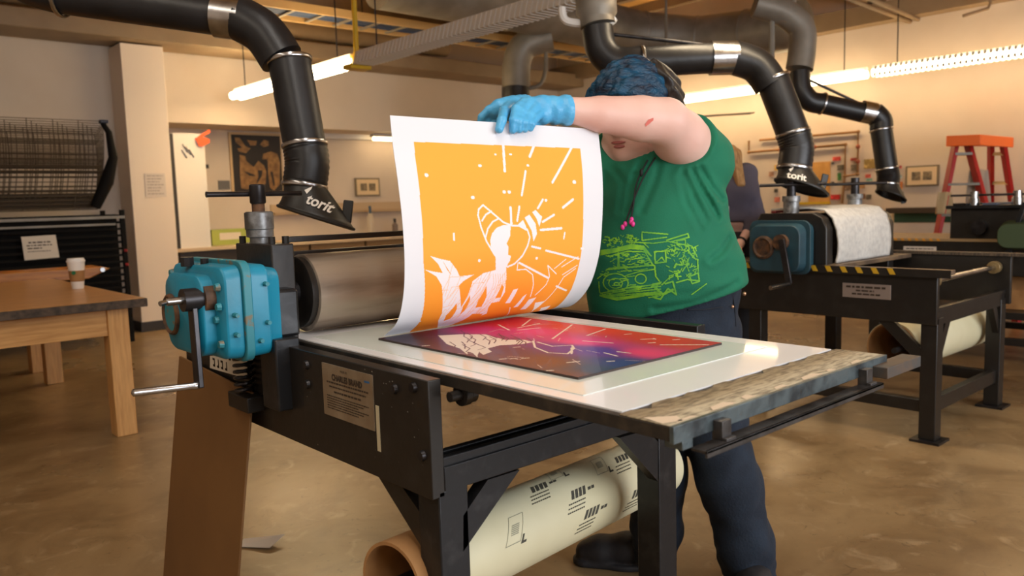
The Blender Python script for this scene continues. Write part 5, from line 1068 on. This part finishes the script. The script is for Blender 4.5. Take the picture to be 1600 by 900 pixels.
for i in range(gx.shape[0]):
    for j in range(gx.shape[1]):
        if not msk[max(i-1, 0):i+2, max(j-1, 0):j+2].any(): continue
        s_ = ((gx[i, j]/5.293+900)-1010)*2.22/1250.5; t_ = ((gy[i, j]/5.293+330)-420)*2.22/1250.5
        h = bvs.ray_cast(Vector(oD+_r*s_-_u*t_), Vector(nd))
        if h[0] is not None: Pp[i, j] = np.array(h[0])-nd*.0012; hit[i, j] = True
vid = -np.ones(gx.shape, int); vid[hit] = np.arange(hit.sum()); Fp = []
for i in range(gx.shape[0]-1):
    for j in range(gx.shape[1]-1):
        q_ = (vid[i, j], vid[i+1, j], vid[i+1, j+1], vid[i, j+1])
        if msk[i:i+2, j:j+2].sum() >= 2 and min(q_) >= 0: Fp.append(tuple(int(k) for k in q_))
finish('shirt_print', Pp[hit], Fp, lime_m, shirt, ang=180, recalc=False)['label'] = 'lime green line drawing of an old truck'
# cord with pink beads
def cord(pts, r=.0022):
    out = []
    for x, y in pts:
        h = bvs.ray_cast(Vector(A(x, y, 1.7)), Vector(ray(x, y))); out.append(np.array(h[0])-ray(x, y)*.004 if h[0] is not None else A(x, y, 2.25))
    return out
ck = MB(); ck.tube(smooth_path(cord([(1024, 246), (1004, 280), (988, 318), (978, 346)]), 4), .0022, 6); ck.tube(smooth_path(cord([(1012, 250), (995, 285), (990, 318), (986, 344)]), 4), .0022, 6)
cobj = ck.build('neck_cord', cord_m, me)
for x, y in ((973, 355), (977, 350), (986, 347), (989, 350), (987, 343)):
    p = cord([(x, y)])[0]; MB().ball(p, (.006, .006, .008), 10, 7).build('pink_bead', pink_m, cobj)
p = cord([(1002, 270)])[0]; MB().ball(p, (.005, .005, .012), 10, 7).build('cord_slider', cord_m, cobj)
# jeans
JR = [[.120, .100, .088, .080, .080], [.120, .098, .084, .074, .072]]
def f_jean(P):
    t = torso(P, -.006); t = smax(t, P[:, 2]-.985, .01); t = smax(t, -(P[:, 2]-.76), .06); d = t
    e = None
    for k in (0, 1):
        c = chain(P, LEG[k], JR[k], .04); e = c if e is None else smin(e, c, .012)
    d = smin(d, e, .06)
    z = P[:, 2]; w_ = .003*np.sin(z*70+P[:, 0]*55+P[:, 1]*20+2*np.sin(z*23+P[:, 1]*30))*np.clip((.34-z)/.25, 0, 1)+.0022*np.sin(z*41-P[:, 0]*70+2*np.sin(P[:, 1]*25+z*13))
    d = d+w_
    return smax(d, -(z-.035), .004)
jn = blob('jeans', f_jean, (1.6, 1.0, .0), (2.36, 1.95, 1.02), .0085, jean_m, me)
bvj = BVHTree.FromPolygons([v.co+Vector(org(jn)) for v in jn.data.vertices], [tuple(p.vertices) for p in jn.data.polygons])
def onj(x, y, bv=bvj, off=.002, D0=1.75):
    h = bv.ray_cast(Vector(A(x, y, D0)), Vector(ray(x, y))); return np.array(h[0])-ray(x, y)*off if h[0] is not None else A(x, y, 2.3)
MB().tube([onj(x, y) for x, y in ((1075, 484), (1100, 484), (1125, 480), (1145, 478))], .0022, 6).build('pocket_seam', M('seam_dark', (20, 26, 38), .8), jn)
MB().tube([onj(x, y) for x, y in ((1143, 452), (1148, 480), (1150, 510))], .0018, 6).build('side_seam', M('seam_dark', (20, 26, 38), .8), jn)
for x, y in ((1144, 479), (1163, 459)): p = onj(x, y); MB().ball(p, .006, 10, 6).build('rivet', M('copper_rivet', (190, 150, 120), .3, metal=.8), jn)
# shoes
def shoe(k, toe, heel, lab):
    toe = np.asarray(toe); heel = np.asarray(heel); d_ = nrm((toe-heel)*[1, 1, 0]); s_ = np.array([-d_[1], d_[0], 0])
    def f(P):
        q_ = P-heel; x = q_@d_; y = q_@s_; z = P[:, 2]
        d = chain(P, [heel+[0, 0, .055], heel+d_*.10+[0, 0, .060], heel+d_*.19+[0, 0, .046], heel+d_*.235+[0, 0, .038]], [.044, .048, .046, .038], .03)
        d = smin(d, sd_cone(P, heel+d_*.02+[0, 0, .06], heel+d_*.02+[0, 0, .12], .050, .052), .03)
        so = smax(chain(P, [heel+[0, 0, .012], heel+d_*.11+[0, 0, .012], heel+d_*.235+[0, 0, .012]], [.046, .050, .048], .03), np.abs(z-.011)-.011, .004)
        return smax(smin(d, so, .004), -z, .002)
    o = blob('shoe', f, heel-[.32, .32, .02], heel+[.32, .32, .22], .006, shoe_m, me)
    lc = MB()
    for i in range(4):
        c = heel+d_*(.11+.022*i)+[0, 0, .106-.010*i]; lc.tube([c-s_*.022, c+[0, 0, .004], c+s_*.022], .003, 6)
    l_ = lc.build('laces', cord_m, o); l_['kind'] = 'stuff'
hR = np.array([LEG[1][-1][0]+.03, LEG[1][-1][1]+.01, 0]); tR = on(948, 872, 'z', .02); shoe(0, [tR[0], tR[1], 0], hR, '')
hL = np.array([LEG[0][-1][0]+.02, LEG[0][-1][1]+.0, 0]); shoe(1, [hL[0]-.2, hL[1]-.14, 0], hL, '')
# gloved hands
def sheetD(px): return None
def glove(name, wrist, fore, palm, fingers, thumb, cuff):
    wrist = np.asarray(wrist)
    def f(P):
        d = chain(P, palm[0], palm[1], .012)
        for pts, r_ in fingers+[thumb]: d = smin(d, chain(P, pts, r_, .004), .006)
        cf = sd_cone(P, cuff[0], cuff[1], cuff[2], cuff[3]); ax = nrm(np.asarray(cuff[1])-np.asarray(cuff[0])); t = (P-np.asarray(cuff[0]))@ax
        cf = cf+.0016*np.sin(t*190); cf = smax(cf, t-np.linalg.norm(np.asarray(cuff[1])-np.asarray(cuff[0])), .003)
        return smin(d, cf, .012)
    al = np.array([p for p in palm[0]]+[p for q_ in fingers+[thumb] for p in q_[0]]+[cuff[0], cuff[1]])
    return blob(name, f, al.min(0)-.05, al.max(0)+.05, .0026, glove_m, me)
hp = lambda x, y, D: at(x, y, D)
# left hand (photo right): back of the hand to the camera, fingers curled down over the front of the sheet, thumb behind
glove('glove', LW, LE, ([hp(872, 172, 2.095), hp(848, 168, 2.085), hp(826, 166, 2.075), hp(830, 176, 2.07), hp(848, 181, 2.075)], [.028, .030, .022, .022, .024]),
  [([hp(818, 160, 2.07), hp(806, 170, 2.02), hp(802, 188, 1.984), hp(801, 204, 1.988)], [.0125, .0115, .0105, .009]),
   ([hp(826, 162, 2.065), hp(815, 174, 2.025), hp(811, 190, 1.992), hp(811, 203, 1.996)], [.0125, .0115, .0105, .009]),
   ([hp(838, 168, 2.062), hp(826, 180, 2.030), hp(821, 192, 2.002), hp(820, 202, 2.006)], [.0125, .011, .010, .0088]),
   ([hp(848, 175, 2.062), hp(837, 185, 2.034), hp(831, 194, 2.014), hp(829, 201, 2.016)], [.0115, .010, .0092, .008])],
  ([hp(852, 182, 2.085), hp(840, 190, 2.078), hp(828, 196, 2.062), hp(816, 200, 2.045)], [.015, .0125, .011, .0095]),
  (hp(868, 173, 2.095), hp(891, 172.5, 2.106), .037, .0415))
# right hand: knuckles up, thumb coming down over the front, fingers behind the sheet
glove('glove', RW, RE, ([hp(806, 172, 2.145), hp(793, 168, 2.120), hp(780, 168, 2.105), hp(772, 174, 2.105)], [.026, .026, .020, .018]),
  [([hp(782, 164, 2.10), hp(764, 172, 2.098), hp(753, 183, 2.100), hp(750, 194, 2.104)], [.0125, .0115, .0105, .009]),
   ([hp(778, 170, 2.112), hp(766, 178, 2.112), hp(760, 190, 2.112), hp(759, 202, 2.110)], [.012, .011, .010, .009]),
   ([hp(784, 176, 2.118), hp(774, 184, 2.120), hp(770, 196, 2.118), hp(770, 206, 2.114)], [.012, .011, .010, .009]),
   ([hp(792, 180, 2.125), hp(784, 190, 2.128), hp(780, 200, 2.124), hp(780, 208, 2.120)], [.011, .010, .009, .008])],
  ([hp(796, 166, 2.10), hp(788, 174, 2.03), hp(784, 188, 1.975), hp(780, 202, 1.966)], [.015, .0135, .012, .0105]),
  (hp(804, 170, 2.14), hp(820, 171, 2.185), .034, .040))
# ------------------------------------------------------------------ second person, behind the far press
p2 = thing('person', 'person with long blond hair in a cropped grey top beyond the second press', 'person', (4.25, 2.75, 0))
c2 = np.array([4.24, 2.76]); s2 = nrm(_r*[1, 1, 0]); f2 = -nrm(_fw*[1, 1, 0])
def B(s_, f_, z): return np.array([c2[0], c2[1], 0])+s2*s_+f2*f_+np.array([0, 0, z])
SH = [B(-.19, .03, 1.325), B(.105, 0, 1.345)]; H2 = B(-.165, .07, 1.50)
EL = [B(-.27, .02, 1.08), B(.175, 0, 1.08)]; HN = [B(-.10, .20, .95), B(.02, .17, .92)]
LG = [[B(-.09, 0, .84), B(-.10, .01, .46), B(-.10, 0, .06)], [B(.08, 0, .84), B(.09, .01, .46), B(.09, 0, .06)]]
fx = [f2*.94-s2*.34]; fh = nrm(fx[0]-UPZ*.25); hh = nrm(np.cross(UPZ, fh)); hv = np.cross(fh, hh)
def tor2(P, g, z0, z1):
    d = chain(P, [B(-.07, 0, .88), B(.07, 0, .88)], [.105+g, .105+g], .02)
    d = smin(d, chain(P, [B(-.05, 0, 1.06), B(.05, 0, 1.06)], [.088+g, .088+g], .02), .06)
    d = smin(d, chain(P, [B(-.07, .01, 1.22), B(.06, .01, 1.22)], [.098+g, .098+g], .02), .06)
    d = smin(d, chain(P, [B(-.13, 0, 1.33), B(.11, 0, 1.33)], [.055+g, .055+g], .02), .05)
    return smax(smax(d, P[:, 2]-z1, .006), z0-P[:, 2], .006)
def arm2(P, g, k): return chain(P, [SH[k], EL[k], HN[k]], [.048+g, .038+g, .026+g], .02)
def f2b(P):
    d = sd_ell(P, H2, (.095, .074, .115), [fh, hh, hv]); d = smin(d, sd_ell(P, H2+fh*.03-hv*.06, (.055, .052, .06), [fh, hh, hv]), .03)
    d = smin(d, sd_ell(P, H2+fh*.098-hv*.02, (.02, .013, .022), [fh, hh, hv]), .015); d = smin(d, sd_ell(P, H2+fh*.085-hv*.062, (.01, .02, .008), [fh, hh, hv]), .008)
    for s_ in (-1, 1): d = smax(d, -sd_ell(P, H2+fh*.096+hh*s_*.03+hv*.012, (.014, .015, .010), [fh, hh, hv]), .01)
    d = smin(d, chain(P, [H2-hv*.05, B(-.06, .02, 1.36)], [.048, .055], .02), .03)
    d = smin(d, tor2(P, -.008, .78, 1.4), .02)
    for k in (0, 1):
        d = smin(d, arm2(P, -.004, k), .02)
        hx = nrm(HN[k]-EL[k]); d = smin(d, sd_cone(P, HN[k], HN[k]+hx*.07, .026, .030), .02)
        for j in range(4): d = smin(d, chain(P, [HN[k]+hx*.07+s2*(j-1.5)*.017, HN[k]+hx*.11+s2*(j-1.5)*.019, HN[k]+hx*.135+s2*(j-1.5)*.018-UPZ*.022], [.009, .008, .007], .004), .004)
        d = smin(d, chain(P, [HN[k]+hx*.02+s2*.02*(1 if k == 0 else -1), HN[k]+hx*.06+s2*.045*(1 if k == 0 else -1), HN[k]+hx*.09+s2*.045*(1 if k == 0 else -1)], [.012, .010, .008], .004), .006)
        d = smin(d, chain(P, LG[k], [.07, .05, .04], .02), .02)
    return d
blob('body', f2b, B(0, 0, 0)-[.5, .5, 0], B(0, 0, 0)+[.5, .5, 1.72], .012, skin_m, p2)
def f2t(P):
    d = tor2(P, .006, 1.045, 1.372)
    for k in (0, 1):
        d = smin(d, chain(P, [SH[k], EL[k], EL[k]*.45+HN[k]*.55], [.054, .044, .036], .02), .03)
    d = smax(d, -chain(P, [B(-.03, .05, 1.40), H2], [.07, .09], .02), .006)
    return d+.0015*np.sin(P[:, 2]*70+P[:, 0]*30)
blob('cropped_top', f2t, B(0, 0, 0)-[.45, .45, -.85], B(0, 0, 0)+[.45, .45, 1.45], .010, grey_top_m, p2)
def f2j(P):
    d = tor2(P, .010, .78, .985)
    for k in (0, 1): d = smin(d, chain(P, LG[k], [.098, .074, .062], .03), .03)
    return smax(d, .03-P[:, 2], .004)
blob('trousers', f2j, B(0, 0, 0)-[.4, .4, 0], B(0, 0, 0)+[.4, .4, 1.03], .011, M('black_trousers', (28, 28, 32), .8), p2)
def f2h(P):
    d = sd_ell(P, H2-fh*.018+hv*.018, (.102, .088, .122), [fh, hh, hv])
    d = smin(d, chain(P, [H2-fh*.05+hh*.05, B(.015, .02, 1.44), B(.045, .09, 1.27)], [.055, .05, .028], .03), .03)
    d = smin(d, chain(P, [H2-fh*.05-hh*.05, B(-.20, .02, 1.42), B(-.18, .10, 1.27)], [.055, .05, .030], .03), .03)
    d = d+.003*np.sin((P@s2)*140); return smax(d, np.minimum(.2, (P-H2)@fh-.062+.35*np.abs((P-H2)@hv-.06)*0), .01)
blob('hair', f2h, H2-.36, H2+.26, .009, blond_m, p2)
for k in (0, 1): MB().ball(LG[k][2]+f2*.06-UPZ*.02, (.06, .06, .045), 14, 8).build('shoe', shoe_m, p2)
w0 = HN[1]-nrm(HN[1]-EL[1])*.02; MB().ring(w0, HN[1]-EL[1], .030, .005, 18, 6).build('wrist_band', cord_m, p2)
MB().tube([B(-.07, .085, 1.37), B(-.05, .115, 1.25), B(-.04, .125, 1.14)], .003, 5).build('lanyard', cord_m, p2); MB().box(*(B(-.06, .125, 1.09)-[.02, .02, 0]), *(B(-.06, .125, 1.09)+[.02, .02, .05])).build('badge', M('badge_white', (225, 222, 215), .5), p2)
for s_ in (-1, 1):
    e_ = MB().ball(H2+fh*.086+hh*s_*.03+hv*.012, .011, 10, 7).build('eye', M('eye_white', (230, 226, 220), .3), p2); MB().ball(H2+fh*.0945+hh*s_*.03+hv*.010, .0052, 8, 6).build('iris', M('iris_brown', (70, 48, 34), .3), e_)
